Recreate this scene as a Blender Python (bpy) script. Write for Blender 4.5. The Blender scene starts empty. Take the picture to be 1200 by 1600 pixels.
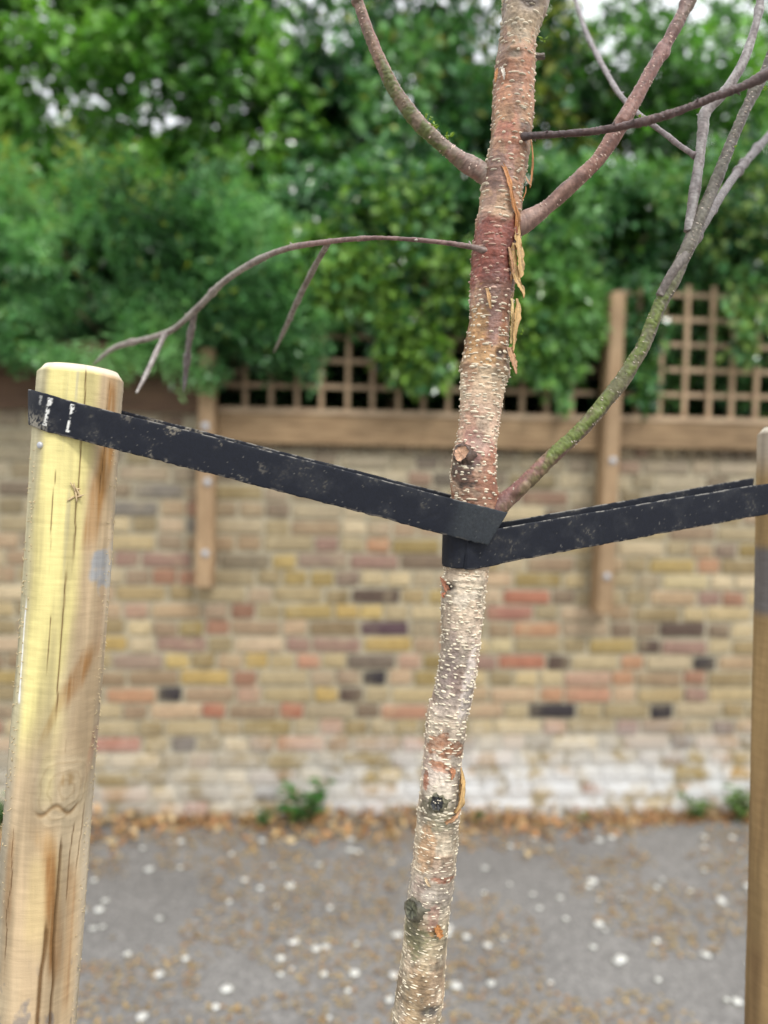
import bpy, bmesh, math, random
import numpy as np
from mathutils import Matrix, Vector, Euler

R = math.radians
rng = np.random.default_rng(11)
random.seed(11)
scene = bpy.context.scene
C = scene.collection

# ------------------------------------------------------------------ camera
CAM_Z = 1.57
FPX = 1200.0                      # focal length in photo pixels (photo 1200 x 1600)
cam_rot = Matrix.Rotation(R(-3.9), 3, 'Z') @ Matrix.Rotation(R(87.0), 3, 'X') @ Matrix.Rotation(R(1.15), 3, 'Z')
cd = bpy.data.cameras.new('camera')
cam = bpy.data.objects.new('camera', cd); C.objects.link(cam)
cam.matrix_world = Matrix.Translation((0, 0, CAM_Z)) @ cam_rot.to_4x4()
cd.sensor_fit = 'VERTICAL'; cd.sensor_height = 36.0; cd.sensor_width = 27.0
cd.lens = 27.0
cd.clip_start = 0.02; cd.clip_end = 500
cd.dof.use_dof = True; cd.dof.focus_distance = 0.79; cd.dof.aperture_fstop = 2.15
scene.camera = cam

# ------------------------------------------------------------------ sky, sun, exposure
SUN_EL, SUN_AZ = 52.0, 150.0      # azimuth clockwise from +Y (the view): behind the camera, to the right
world = bpy.data.worlds.new('World'); scene.world = world; world.use_nodes = True
wn = world.node_tree; wn.nodes.clear()
wo = wn.nodes.new('ShaderNodeOutputWorld'); bg = wn.nodes.new('ShaderNodeBackground')
sky = wn.nodes.new('ShaderNodeTexSky'); sky.sky_type = 'NISHITA'; sky.sun_disc = False
sky.sun_elevation = R(SUN_EL); sky.sun_rotation = R(SUN_AZ)
mixw = wn.nodes.new('ShaderNodeMix'); mixw.data_type = 'RGBA'
mixw.inputs['Factor'].default_value = 0.88          # bright, even cloud cover over the blue
mixw.inputs[7].default_value = (15.0, 15.3, 15.8, 1)
wtc = wn.nodes.new('ShaderNodeTexCoord'); wsp = wn.nodes.new('ShaderNodeSeparateXYZ'); wn.links.new(wtc.outputs['Generated'], wsp.inputs[0])
wmr = wn.nodes.new('ShaderNodeMapRange'); wn.links.new(wsp.outputs[2], wmr.inputs[0])      # cloud luminance (1 + 2 sin elevation) / 3
wmr.inputs[3].default_value = .42; wmr.inputs[4].default_value = 1.26
wml = wn.nodes.new('ShaderNodeMix'); wml.data_type = 'RGBA'; wml.blend_type = 'MULTIPLY'; wml.inputs[0].default_value = 1
wn.links.new(sky.outputs[0], mixw.inputs[6]); wn.links.new(mixw.outputs[2], wml.inputs[6]); wn.links.new(wmr.outputs[0], wml.inputs[7]); wn.links.new(wml.outputs[2], bg.inputs[0])
bg.inputs[1].default_value = 0.1
wn.links.new(bg.outputs[0], wo.inputs[0])
sd = bpy.data.lights.new('sun', 'SUN'); sd.energy = 1.5; sd.angle = R(11); sd.color = (1, 0.97, 0.93)
sun = bpy.data.objects.new('sun', sd); C.objects.link(sun)
sv = Vector((math.sin(R(SUN_AZ)) * math.cos(R(SUN_EL)), math.cos(R(SUN_AZ)) * math.cos(R(SUN_EL)), math.sin(R(SUN_EL))))
sun.rotation_euler = sv.to_track_quat('Z', 'Y').to_euler(); sun.location = sv * 10
vs = scene.view_settings
vs.view_transform = 'Standard'; vs.look = 'None'; vs.exposure = 0.40; vs.gamma = 1.0; vs.use_curve_mapping = False
scene.render.engine = 'CYCLES'
scene.render.resolution_x = 768; scene.render.resolution_y = 1024

# ------------------------------------------------------------------ helpers
MW = np.array(cam_rot)
CAMP = np.array((0, 0, CAM_Z))
def at_depth(px, py, d):
    """world point seen at photo position (px, py) at distance d in front of the camera"""
    v = np.array(((px - 600) / FPX * d, -(py - 800) / FPX * d, -d))
    return CAMP + MW @ v
def at_y(px, py, Y):
    v = MW @ np.array(((px - 600) / FPX, -(py - 800) / FPX, -1.0))
    return CAMP + v * (Y / v[1])

def tag(o, label=None, cat=None, group=None, kind=None):
    if label: o['label'] = label
    if cat: o['category'] = cat
    if group: o['group'] = group
    if kind: o['kind'] = kind
    return o
def empty(name, loc=(0, 0, 0), parent=None):
    o = bpy.data.objects.new(name, None); C.objects.link(o); o.location = loc
    o.empty_display_size = 0.05; o.parent = parent
    return o
def mk(name, V, faces, mat=None, parent=None, col=None, smooth=True):
    """one mesh object from numpy vertices and a list of face arrays; parents sit at the origin unless stated"""
    V = np.asarray(V, dtype=np.float64)
    if parent is not None:
        V = V - np.array(parent.matrix_world.translation if parent.type != 'EMPTY' else parent.location)
        if parent.parent is not None and parent.type == 'EMPTY': V = V - np.array(parent.parent.location)
    if isinstance(faces, np.ndarray): faces = [faces]
    me = bpy.data.meshes.new(name)
    me.vertices.add(len(V)); me.vertices.foreach_set('co', V.astype(np.float32).ravel())
    nl = sum(f.size for f in faces); nf = sum(len(f) for f in faces)
    me.loops.add(nl); me.polygons.add(nf)
    me.loops.foreach_set('vertex_index', np.concatenate([f.ravel() for f in faces]).astype(np.int32))
    tot = np.concatenate([np.full(len(f), f.shape[1], np.int32) for f in faces])
    st = np.concatenate([[0], np.cumsum(tot)[:-1]]).astype(np.int32)
    me.polygons.foreach_set('loop_start', st); me.polygons.foreach_set('loop_total', tot)
    me.polygons.foreach_set('use_smooth', np.full(nf, smooth, bool))
    if col is not None:
        a = me.color_attributes.new('Col', 'FLOAT_COLOR', 'POINT')
        c4 = np.ones((len(V), 4), np.float32); c4[:, :3] = col
        a.data.foreach_set('color', c4.ravel())
    me.update(calc_edges=True); me.validate()
    if mat: me.materials.append(mat)
    o = bpy.data.objects.new(name, me); C.objects.link(o); o.parent = parent
    return o
class Acc:
    """collects pieces of ONE mesh"""
    def __init__(s): s.V = []; s.F = {}; s.C = []; s.n = 0
    def add(s, V, F, col=None):
        V = np.asarray(V); s.V.append(V)
        for f in (F if isinstance(F, list) else [F]):
            f = np.asarray(f); s.F.setdefault(f.shape[1], []).append(f + s.n)
        c = np.ones((len(V), 3)) * (np.asarray(col) if col is not None else 1.0)
        s.C.append(c); s.n += len(V)
    def build(s, name, mat, parent=None, smooth=True):
        return mk(name, np.concatenate(s.V), [np.concatenate(f) for f in s.F.values()], mat, parent, np.concatenate(s.C), smooth)

def _h(ix, iy, iz, seed):
    n = (ix * 73856093) ^ (iy * 19349663) ^ (iz * 83492791) ^ (seed * 2654435)
    n = n & 0x7fffffff
    n = (n ^ (n >> 13)) * 1274126177 & 0x7fffffff
    n = (n ^ (n >> 16)) * 668265263 & 0x7fffffff
    return ((n ^ (n >> 15)) & 0xffff) / 65535.0
def noise(P, seed=0):
    P = np.asarray(P, float)
    i = np.floor(P).astype(np.int64); f = P - i; f = f * f * (3 - 2 * f)
    out = 0
    for dx in (0, 1):
        wx = f[:, 0] if dx else 1 - f[:, 0]
        for dy in (0, 1):
            wy = f[:, 1] if dy else 1 - f[:, 1]
            for dz in (0, 1):
                wz = f[:, 2] if dz else 1 - f[:, 2]
                out = out + wx * wy * wz * _h(i[:, 0] + dx, i[:, 1] + dy, i[:, 2] + dz, seed)
    return out
def fbm(P, oct=4, seed=0):
    P = np.asarray(P, float); o = 0; a = .5; t = 0
    for k in range(oct):
        o = o + a * noise(P * 2 ** k, seed + k); t += a; a *= .5
    return o / t
def sstep(a, b, x):
    t = np.clip((x - a) / (b - a), 0, 1); return t * t * (3 - 2 * t)
def mixc(c, d, m):
    m = np.asarray(m)[:, None]; return c * (1 - m) + np.asarray(d) * m
def smooth_path(P, n):
    """Catmull-Rom through rows of P (any number of columns), n samples by chord length"""
    P = np.asarray(P, float)
    d = np.concatenate([[0], np.cumsum(np.linalg.norm(np.diff(P[:, :3], axis=0), axis=1) + 1e-9)])
    Q = np.vstack([2 * P[0] - P[1], P, 2 * P[-1] - P[-2]])
    s = np.linspace(0, d[-1], n)
    k = np.clip(np.searchsorted(d, s, side='right') - 1, 0, len(P) - 2)
    t = ((s - d[k]) / (d[k + 1] - d[k]))[:, None]
    p0, p1, p2, p3 = Q[k], Q[k + 1], Q[k + 2], Q[k + 3]
    return .5 * (2 * p1 + (p2 - p0) * t + (2 * p0 - 5 * p1 + 4 * p2 - p3) * t ** 2 + (3 * p1 - p0 - 3 * p2 + p3) * t ** 3)
def frames(P):
    T = np.gradient(P, axis=0); T /= np.linalg.norm(T, axis=1)[:, None]
    ref = np.array((0, -1.0, 0)); N = np.zeros_like(T)
    if abs(T[0] @ ref) > .9: ref = np.array((1.0, 0, 0))
    n = ref
    for i in range(len(P)):
        n = n - T[i] * (n @ T[i]); n /= np.linalg.norm(n); N[i] = n
    return T, N, np.cross(N, T)
def grid_faces(nr, ns, closed=True):
    i = np.arange(nr - 1)[:, None]; j = np.arange(ns if closed else ns - 1)[None, :]
    a = i * ns + j; b = i * ns + (j + 1) % ns
    return np.stack([a, b, b + ns, a + ns], -1).reshape(-1, 4)
def tube(P, rad, ns=16, disp=None):
    """returns verts, faces (ends capped by fans); disp(row, angle grid) adds to the radius"""
    T, N, B = frames(P); nr = len(P)
    th = np.arange(ns) / ns * 2 * np.pi
    r = np.asarray(rad)[:, None] * np.ones((1, ns))
    if disp is not None: r = r + disp
    V = P[:, None, :] + r[..., None] * (np.cos(th)[None, :, None] * N[:, None, :] + np.sin(th)[None, :, None] * B[:, None, :])
    V = V.reshape(-1, 3); F = grid_faces(nr, ns)
    V = np.vstack([V, P[0], P[-1]]); j = np.arange(ns); k = (j + 1) % ns
    e = (nr - 1) * ns
    F2 = np.vstack([np.stack([np.full(ns, nr * ns), k, j], -1), np.stack([np.full(ns, nr * ns + 1), e + j, e + k], -1)])
    return V, [F, F2]

# ------------------------------------------------------------------ materials
def material(name):
    m = bpy.data.materials.new(name); m.use_nodes = True
    nt = m.node_tree; b = nt.nodes['Principled BSDF']
    return m, nt, b
def N(nt, t, **kw):
    n = nt.nodes.new(t)
    for k, v in kw.items():
        if k in n.inputs.keys() if hasattr(n.inputs, 'keys') else False: n.inputs[k].default_value = v
        else: setattr(n, k, v)
    return n
def L(nt, a, b): nt.links.new(a, b)
def noise_node(nt, scale, detail=4, rough=.6, stretch=None, obj=True):
    tc = N(nt, 'ShaderNodeTexCoord'); out = tc.outputs['Object'] if obj else tc.outputs['Generated']
    if not obj:
        g = N(nt, 'ShaderNodeNewGeometry'); out = g.outputs['Position']
    if stretch:
        mp = N(nt, 'ShaderNodeMapping'); mp.inputs['Scale'].default_value = stretch
        L(nt, out, mp.inputs[0]); out = mp.outputs[0]
    n = N(nt, 'ShaderNodeTexNoise'); n.inputs['Scale'].default_value = scale
    n.inputs['Detail'].default_value = detail; n.inputs['Roughness'].default_value = rough
    L(nt, out, n.inputs['Vector']); return n
def mix(nt, a, b, fac, mode='MIX'):
    m = N(nt, 'ShaderNodeMix'); m.data_type = 'RGBA'; m.blend_type = mode
    for sock, v in ((m.inputs[6], a), (m.inputs[7], b), (m.inputs[0], fac)):
        if isinstance(v, bpy.types.NodeSocket): L(nt, v, sock)
        else: sock.default_value = (tuple(v) + (1,)) if hasattr(v, '__len__') and len(v) == 3 else v
    return m.outputs[2]
def ramp(nt, sock, pts):
    r = N(nt, 'ShaderNodeValToRGB'); e = r.color_ramp.elements
    while len(e) < len(pts): e.new(0.5)
    for el, (p, c) in zip(e, pts):
        el.position = p; el.color = (c, c, c, 1) if not hasattr(c, '__len__') else tuple(c) + (1,)
    L(nt, sock, r.inputs[0]); return r.outputs[0]
def bump(nt, b, sock, strength=.3, dist=.002, prev=None):
    bp = N(nt, 'ShaderNodeBump'); bp.inputs['Strength'].default_value = strength; bp.inputs['Distance'].default_value = dist
    L(nt, sock, bp.inputs['Height'])
    if prev is not None: L(nt, prev, bp.inputs['Normal'])
    L(nt, bp.outputs[0], b.inputs['Normal']); return bp.outputs[0]
def attr(nt, name='Col'):
    a = N(nt, 'ShaderNodeAttribute'); a.attribute_name = name; return a.outputs['Color']

def bark_mat(name, rough=.42, stretch=(1, 1, 3)):
    m, nt, b = material(name)
    n1 = noise_node(nt, 260, 5, .65, stretch); n2 = noise_node(nt, 900, 3, .6, stretch)
    c = mix(nt, attr(nt), ramp(nt, n1.outputs[0], [(.3, .72), (.7, 1.22)]), .55, 'MULTIPLY')
    L(nt, c, b.inputs['Base Color'])
    L(nt, ramp(nt, n1.outputs[0], [(.3, rough - .1), (.75, rough + .25)]), b.inputs['Roughness'])
    p = bump(nt, b, n1.outputs[0], .5, .0012); bump(nt, b, n2.outputs[0], .35, .0005, p)
    return m
def leaf_mat(name, trans=.3, rough=.45):
    m, nt, b = material(name)
    c = attr(nt); L(nt, c, b.inputs['Base Color']); b.inputs['Roughness'].default_value = rough
    tr = N(nt, 'ShaderNodeBsdfTranslucent'); L(nt, mix(nt, c, (1.3, 1.5, .7), 1.0, 'MULTIPLY'), tr.inputs[0])
    ms = N(nt, 'ShaderNodeMixShader'); ms.inputs[0].default_value = trans
    L(nt, b.outputs[0], ms.inputs[1]); L(nt, tr.outputs[0], ms.inputs[2])
    L(nt, ms.outputs[0], nt.nodes['Material Output'].inputs[0]); return m
def salt_mask(nt):
    """white lime bloom low on the wall: a stain with its own patchy shape, placed in world metres"""
    g = N(nt, 'ShaderNodeNewGeometry'); sx = N(nt, 'ShaderNodeSeparateXYZ'); L(nt, g.outputs['Position'], sx.inputs[0])
    hz = N(nt, 'ShaderNodeMapRange'); hz.inputs[1].default_value = .46; hz.inputs[2].default_value = .16; L(nt, sx.outputs[2], hz.inputs[0])
    hx = N(nt, 'ShaderNodeMapRange'); hx.inputs[1].default_value = -.6; hx.inputs[2].default_value = .55
    hx.inputs[3].default_value = .35; hx.inputs[4].default_value = 1; L(nt, sx.outputs[0], hx.inputs[0])
    mu = N(nt, 'ShaderNodeMath', operation='MULTIPLY'); L(nt, hz.outputs[0], mu.inputs[0]); L(nt, hx.outputs[0], mu.inputs[1])
    n = noise_node(nt, 7, 5, .7, None, False)
    mu2 = N(nt, 'ShaderNodeMath', operation='MULTIPLY'); L(nt, mu.outputs[0], mu2.inputs[0])
    L(nt, ramp(nt, n.outputs[0], [(.40, 0), (.52, 1)]), mu2.inputs[1]); return mu2.outputs[0]
def brick_mat(name, use_attr):
    m, nt, b = material(name)
    if use_attr: c = attr(nt)
    else:
        oi = N(nt, 'ShaderNodeObjectInfo'); c = oi.outputs['Color']
    n1 = noise_node(nt, 28, 5, .7, None, False); n2 = noise_node(nt, 130, 4, .7, None, False); n3 = noise_node(nt, 11, 4, .6, None, False)
    c = mix(nt, c, ramp(nt, n1.outputs[0], [(.3, .72), (.7, 1.25)]), .7, 'MULTIPLY')
    c = mix(nt, c, ramp(nt, n2.outputs[0], [(.3, .7), (.7, 1.2)]), .5, 'MULTIPLY')
    c = mix(nt, c, (.49, .42, .29), ramp(nt, n3.outputs[0], [(.52, 0), (.72, .4)]))   # lime mortar smeared over faces
    c = mix(nt, c, (.99, .95, .83), 1.0, 'MULTIPLY')
    c = mix(nt, c, (.70, .70, .68), salt_mask(nt))
    L(nt, c, b.inputs['Base Color']); b.inputs['Roughness'].default_value = .9
    p = bump(nt, b, n2.outputs[0], .7, .004); bump(nt, b, n1.outputs[0], .6, .006, p); return m
def mortar_mat():
    m, nt, b = material('lime mortar')
    n1 = noise_node(nt, 14, 5, .7, None, False); n2 = noise_node(nt, 160, 4, .7, None, False)
    c = ramp(nt, n1.outputs[0], [(.3, (.36, .315, .215)), (.7, (.54, .48, .345))])
    c = mix(nt, c, ramp(nt, n2.outputs[0], [(.3, .7), (.7, 1.2)]), .6, 'MULTIPLY')
    c = mix(nt, c, (.70, .70, .68), salt_mask(nt))
    L(nt, c, b.inputs['Base Color']); b.inputs['Roughness'].default_value = .95
    bump(nt, b, n2.outputs[0], .8, .005); return m
def wood_mat(name, dark, light, stretch):
    m, nt, b = material(name)
    n1 = noise_node(nt, 14, 6, .65, stretch); n2 = noise_node(nt, 5, 3, .5, None, False)
    oi = N(nt, 'ShaderNodeObjectInfo')
    c = ramp(nt, n1.outputs[0], [(.3, dark), (.7, light)])
    c = mix(nt, c, ramp(nt, n2.outputs[0], [(.3, .7), (.7, 1.15)]), .7, 'MULTIPLY')
    c = mix(nt, c, ramp(nt, oi.outputs['Random'], [(0, .8), (1, 1.15)]), .8, 'MULTIPLY')
    L(nt, c, b.inputs['Base Color']); b.inputs['Roughness'].default_value = .75
    bump(nt, b, n1.outputs[0], .5, .002); return m
def asphalt_mat():
    m, nt, b = material('asphalt')
    vo = N(nt, 'ShaderNodeTexVoronoi'); vo.inputs['Scale'].default_value = 105
    tc = N(nt, 'ShaderNodeTexCoord'); L(nt, tc.outputs['Object'], vo.inputs['Vector'])
    n1 = noise_node(nt, 1.6, 5, .6); n2 = noise_node(nt, 45, 5, .7)
    c = ramp(nt, n1.outputs[0], [(.3, (.165, .157, .147)), (.7, (.235, .224, .21))])
    vg = N(nt, 'ShaderNodeRGBToBW'); L(nt, vo.outputs['Color'], vg.inputs[0])
    c = mix(nt, c, ramp(nt, vg.outputs[0], [(.2, .7), (.62, 1.0), (.75, 1.4)]), .7, 'MULTIPLY')
    c = mix(nt, c, ramp(nt, n2.outputs[0], [(.3, .75), (.7, 1.2)]), .7, 'MULTIPLY')
    L(nt, c, b.inputs['Base Color']); b.inputs['Roughness'].default_value = .8
    bump(nt, b, vo.outputs['Distance'], .6, .004); return m
def simple(name, col, rough=.5, metal=0.0, ns=40, amt=.25):
    m, nt, b = material(name)
    n = noise_node(nt, ns, 4, .6)
    L(nt, mix(nt, col, ramp(nt, n.outputs[0], [(.3, 1 - amt), (.7, 1 + amt)]), 1.0, 'MULTIPLY'), b.inputs['Base Color'])
    b.inputs['Roughness'].default_value = rough; b.inputs['Metallic'].default_value = metal
    bump(nt, b, n.outputs[0], .3, .002); return m
def stake_mat():
    m, nt, b = material('round softwood')
    g = noise_node(nt, 60, 5, .65, (1, 1, .05)); f = noise_node(nt, 70, 4, .6, (.35, .35, 14)); f2 = noise_node(nt, 700, 3, .6)
    c = mix(nt, attr(nt), ramp(nt, g.outputs[0], [(.3, .8), (.7, 1.15)]), .7, 'MULTIPLY')
    c = mix(nt, c, ramp(nt, f.outputs[0], [(.3, .86), (.7, 1.1)]), .2, 'MULTIPLY')
    L(nt, c, b.inputs['Base Color']); b.inputs['Roughness'].default_value = .82; b.inputs['Specular IOR Level'].default_value = .25
    p = bump(nt, b, g.outputs[0], .3, .0015); p = bump(nt, b, f.outputs[0], .2, .001, p); bump(nt, b, f2.outputs[0], .3, .0006, p)
    return m
def belt_mat(name):
    m, nt, b = material(name)
    at = N(nt, 'ShaderNodeAttribute'); at.attribute_name = 'uvw'
    wv = N(nt, 'ShaderNodeTexWave'); wv.inputs['Scale'].default_value = 260; wv.inputs['Distortion'].default_value = .6; wv.inputs['Detail'].default_value = 1
    L(nt, at.outputs['Vector'], wv.inputs['Vector'])
    n = noise_node(nt, 350, 4, .6)
    L(nt, mix(nt, attr(nt), ramp(nt, n.outputs[0], [(.3, .7), (.7, 1.35)]), .8, 'MULTIPLY'), b.inputs['Base Color'])
    L(nt, ramp(nt, n.outputs[0], [(.3, .55), (.7, .75)]), b.inputs['Roughness']); b.inputs['Specular IOR Level'].default_value = .26
    p = bump(nt, b, wv.outputs[0], .35, .0005); bump(nt, b, n.outputs[0], .3, .0006, p); return m

M = dict(bark=bark_mat('birch bark', .36), lent=bark_mat('lenticel cork', .34), leaf=leaf_mat('leaf', .3, .28), gloss_leaf=leaf_mat('glossy leaf', .2, .13),
         litter=leaf_mat('dry leaf', .15, .6), brick=brick_mat('stock brick', False), brick_far=brick_mat('stock brick mass', True), mortar=mortar_mat(),
         post=wood_mat('post timber', (.28, .17, .085), (.50, .35, .20), (6, 6, .5)), rail=wood_mat('rail timber', (.15, .09, .042), (.36, .245, .13), (.5, 6, 6)),
         batten_v=wood_mat('batten timber upright', (.32, .21, .12), (.54, .40, .25), (6, 6, .5)), batten_h=wood_mat('batten timber level', (.32, .21, .12), (.56, .43, .28), (.5, 6, 6)),
         asphalt=asphalt_mat(), soil=simple('soil', (.05, .035, .022), .95), steel=simple('galvanised steel', (.55, .56, .58), .45, .6), stem=simple('woody stem', (.13, .09, .055), .85),
         stake=stake_mat(), belt=belt_mat('rubber belt'))

# ================================================================== SETTING
def sheet(name, x0, x1, y0, y1, z, mat, n=1):
    V = np.array([(x0, y0, z), (x1, y0, z), (x1, y1, z), (x0, y1, z)], float)
    o = mk(name, V, np.array([[0, 1, 2, 3]]), mat, None, None, False); tag(o, kind='structure'); return o
pavement = sheet('pavement', -150, 150, -100, 200, 0, M['asphalt'])
pavement['label'] = 'grey asphalt pavement scattered with small leaves'
soil = sheet('tree_pit_soil', -.45, .75, .3, 1.35, .004, M['soil'])

# ------------------------------------------------------------------ brick wall (London stocks, Flemish bond)
WY = 3.40                                    # wall face
PITCH = .075
zref = at_y(501, 1086, WY)[2]
n_under = int(math.ceil(zref / PITCH)); ZB = zref - n_under * PITCH   # centre of the lowest course
X_STEP = at_y(326, 640, WY)[0]               # wall steps up left of this post
Z_TOP = at_y(1085, 690, WY)[2]               # coping bottom near the right post
NC = int(round((Z_TOP - .105 - ZB) / PITCH)) + 1
Z_COP = ZB + (NC - .5) * PITCH + .055
wall = empty('brick_wall', (0, WY, 0))
tag(wall, 'weathered yellow and red brick garden wall below the timber fence', 'wall')
XL, XR = -6.0, 6.5
cv = []
for (xa, xb, zt) in ((XL, X_STEP, Z_COP + .045 + .15), (X_STEP, XR, Z_COP + .045)):
    a = np.array([(x, y, z) for z in (-.1, zt) for y in (WY + .007, WY + .225) for x in (xa, xb)], float); cv.append(a)
bf = np.array([[0, 1, 5, 4], [1, 3, 7, 5], [3, 2, 6, 7], [2, 0, 4, 6], [4, 5, 7, 6], [0, 2, 3, 1]])
mk('mortar_core', np.vstack(cv), np.vstack([bf, bf + 8]), M['mortar'], wall, None, False)

def brick_mesh(name, w, h, d, seed):
    rs = np.random.default_rng(seed)
    bm = bmesh.new(); bmesh.ops.create_cube(bm, size=1)
    for v in bm.verts: v.co = Vector((v.co.x * w, v.co.y * d, v.co.z * h))
    bmesh.ops.bevel(bm, geom=bm.edges[:], offset=.007, segments=1, profile=.6, affect='EDGES')
    for v in bm.verts:
        v.co += Vector(rs.normal(0, .0016, 3))
    me = bpy.data.meshes.new(name); bm.to_mesh(me); bm.free(); return me
GAP = .012
ST = [brick_mesh('stretcher', .212, .060, .1, s) for s in range(7)]
HD = [brick_mesh('header', .101, .060, .1, 20 + s) for s in range(5)]
ED = [brick_mesh('brick_on_edge', .065, .105, .2, 40 + s) for s in range(5)]
for me in ST + HD + ED: me.materials.append(M['brick'])
PAL = [((.46, .37, .22), 5), ((.52, .43, .28), 5), ((.42, .30, .20), 3), ((.46, .33, .235), 4), ((.49, .38, .285), 3), ((.44, .33, .13), 3),
       ((.40, .20, .145), 2), ((.30, .22, .17), 2.2), ((.34, .26, .14), 2.5), ((.25, .18, .16), 1.2), ((.12, .095, .09), .5), ((.55, .46, .33), 3)]
pc = np.array([p[0] for p in PAL]); pw = np.array([p[1] for p in PAL], float); pw /= pw.sum()
BLK = (.05, .042, .05); DBR = (.13, .09, .075); RED = (.40, .145, .10); PNK = (.47, .30, .24); OLV = (.27, .20, .09); GLD = (.48, .34, .12)
MAU = (.30, .18, .165); ORG = (.47, .25, .155); CRM = (.56, .48, .30); GRY = (.20, .19, .19)
NOTED = [(251, 1086, BLK), (568, 1060, BLK), (560, 1088, DBR), (624, 980, (.13, .08, .10)), (497, 979, (.19, .13, .07)), (194, 1164, RED), (317, 1112, RED), (440, 1111, RED), (381, 1088, PNK),
         (256, 1137, OLV), (322, 1166, OLV), (260, 1190, OLV), (386, 1193, OLV), (514, 1190, OLV), (560, 925, DBR), (558, 873, MAU), (307, 1006, MAU), (374, 871, (.2, .17, .13)), (243, 871, MAU),
         (292, 812, GRY), (194, 782, GRY), (489, 844, MAU), (617, 846, ORG), (501, 1086, GLD), (310, 1058, GLD), (381, 1031, GLD), (558, 950, GLD), (629, 1003, GLD), (310, 1032, OLV), (465, 1005, MAU),
         (499, 1006, MAU), (634, 1031, PNK), (504, 1136, PNK), (445, 1164, ORG), (560, 1139, OLV), (632, 1164, PNK), (184, 1087, ORG), (243, 950, PNK), (192, 947, PNK), (184, 1004, GLD),
         (1099, 1042, BLK), (1048, 1115, BLK), (1093, 989, DBR), (866, 1040, DBR), (876, 1118, BLK), (985, 1141, MAU), (804, 957, (.36, .15, .13)), (804, 932, RED), (861, 983, ORG), (985, 1039, ORG),
         (870, 1086, ORG), (866, 1141, PNK), (766, 1037, MAU), (808, 1039, RED), (993, 1065, ORG), (934, 1061, PNK), (1104, 1090, MAU), (1023, 1014, DBR), (1055, 1014, MAU), (1106, 884, ORG),
         (1099, 935, MAU), (1044, 908, CRM), (802, 1008, CRM), (1138, 1214, (.5, .3, .08)), (1040, 1216, OLV), (927, 1260, OLV), (205, 870, MAU), (760, 735, GRY), (230, 755, GRY)]
bricks = []                                  # x, z, kind (0 stretcher, 1 header, 2 on edge)
for k in range(NC + 2):
    z = ZB + k * PITCH
    top_left_only = k >= NC
    x = XL + (-.169 if k % 2 else 0) + rng.normal(0, .015) + .02
    j = 0
    while x < XR:
        kind = j % 2 if rng.random() > (.06 if j % 2 else .28) else (j + 1) % 2
        w = (.215, .103)[kind]; xc = x + w / 2
        if not (top_left_only and xc + w / 2 > X_STEP - .01): bricks.append([xc, z + rng.normal(0, .0025), kind])
        x += w + GAP + rng.normal(0, .002); j += 1
for (xa, xb, zc) in ((XL, X_STEP, Z_COP + .15), (X_STEP, XR, Z_COP)):
    x = xa + .037
    while x < xb - .03:
        bricks.append([x, zc, 2]); x += .076
bricks = np.array(bricks)
pc = pc * .84 + np.array((.47, .385, .26)) * .16
cols = pc[rng.choice(len(pc), len(bricks), p=pw)] * rng.uniform(.64, 1.16, (len(bricks), 1))
high = sstep(1.2, 1.65, bricks[:, 1])        # the top courses are greyer and darker
cols = mixc(cols, cols.mean(1, keepdims=True) * np.array((1.0, .93, .78)) * .74, high * .65)
cols[bricks[:, 2] == 2] *= np.array((.72, .68, .64))
for (px, py, c) in NOTED:
    p = at_y(px, py, WY); dd = (bricks[:, 0] - p[0]) ** 2 + (2.2 * (bricks[:, 1] - p[2])) ** 2
    cols[np.argmin(dd)] = np.array(c) * .82 + np.array((.40, .33, .23)) * .18 * (0 if sum(c) < .35 else 1)
def project(P):
    v = (P - CAMP) @ MW
    return 600 + v[:, 0] / -v[:, 2] * FPX, 800 - v[:, 1] / -v[:, 2] * FPX
bx, by = project(np.column_stack([bricks[:, 0], np.full(len(bricks), WY), bricks[:, 1]]))
infr = (bx > -20) & (bx < 1200) & (by < 1310)
shown = infr & ~((bx < 130)) & (np.abs(bx - (700 + (900 - by) * .1)) > 35)
order = np.argsort(np.where(shown, 0, 1e6) + np.hypot((bx - 640), (by - 1010) * .8))
own = set(order[:299].tolist())
far = Acc()
for i, (x, z, kd) in enumerate(bricks):
    kd = int(kd); me = (ST, HD, ED)[kd][i % (7, 5, 5)[kd]]
    dep = (.1, .1, .2)[kd]
    y = dep / 2 - .001 - abs(rng.normal(0, .0022)) - (.012 if kd == 2 else 0)
    rot = rng.normal(0, (.006, .010, .012)[kd])
    if i in own:
        o = bpy.data.objects.new('brick', me); C.objects.link(o); o.parent = wall
        o.location = (x, y, z); o.rotation_euler = (0, rot, 0); o.color = tuple(cols[i]) + (1,)
    else:
        v = np.empty(len(me.vertices) * 3); me.vertices.foreach_get('co', v); v = v.reshape(-1, 3)
        c_, s_ = math.cos(rot), math.sin(rot)
        v = np.column_stack([v[:, 0] * c_ + v[:, 2] * s_, v[:, 1], -v[:, 0] * s_ + v[:, 2] * c_]) + np.array((x, WY + y, z))
        fs = {}
        for p in me.polygons: fs.setdefault(len(p.vertices), []).append(list(p.vertices))
        far.add(v, [np.array(f) for f in fs.values()], cols[i])
tag(far.build('outlying_bricks', M['brick_far'], wall, False), kind='stuff')

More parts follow.
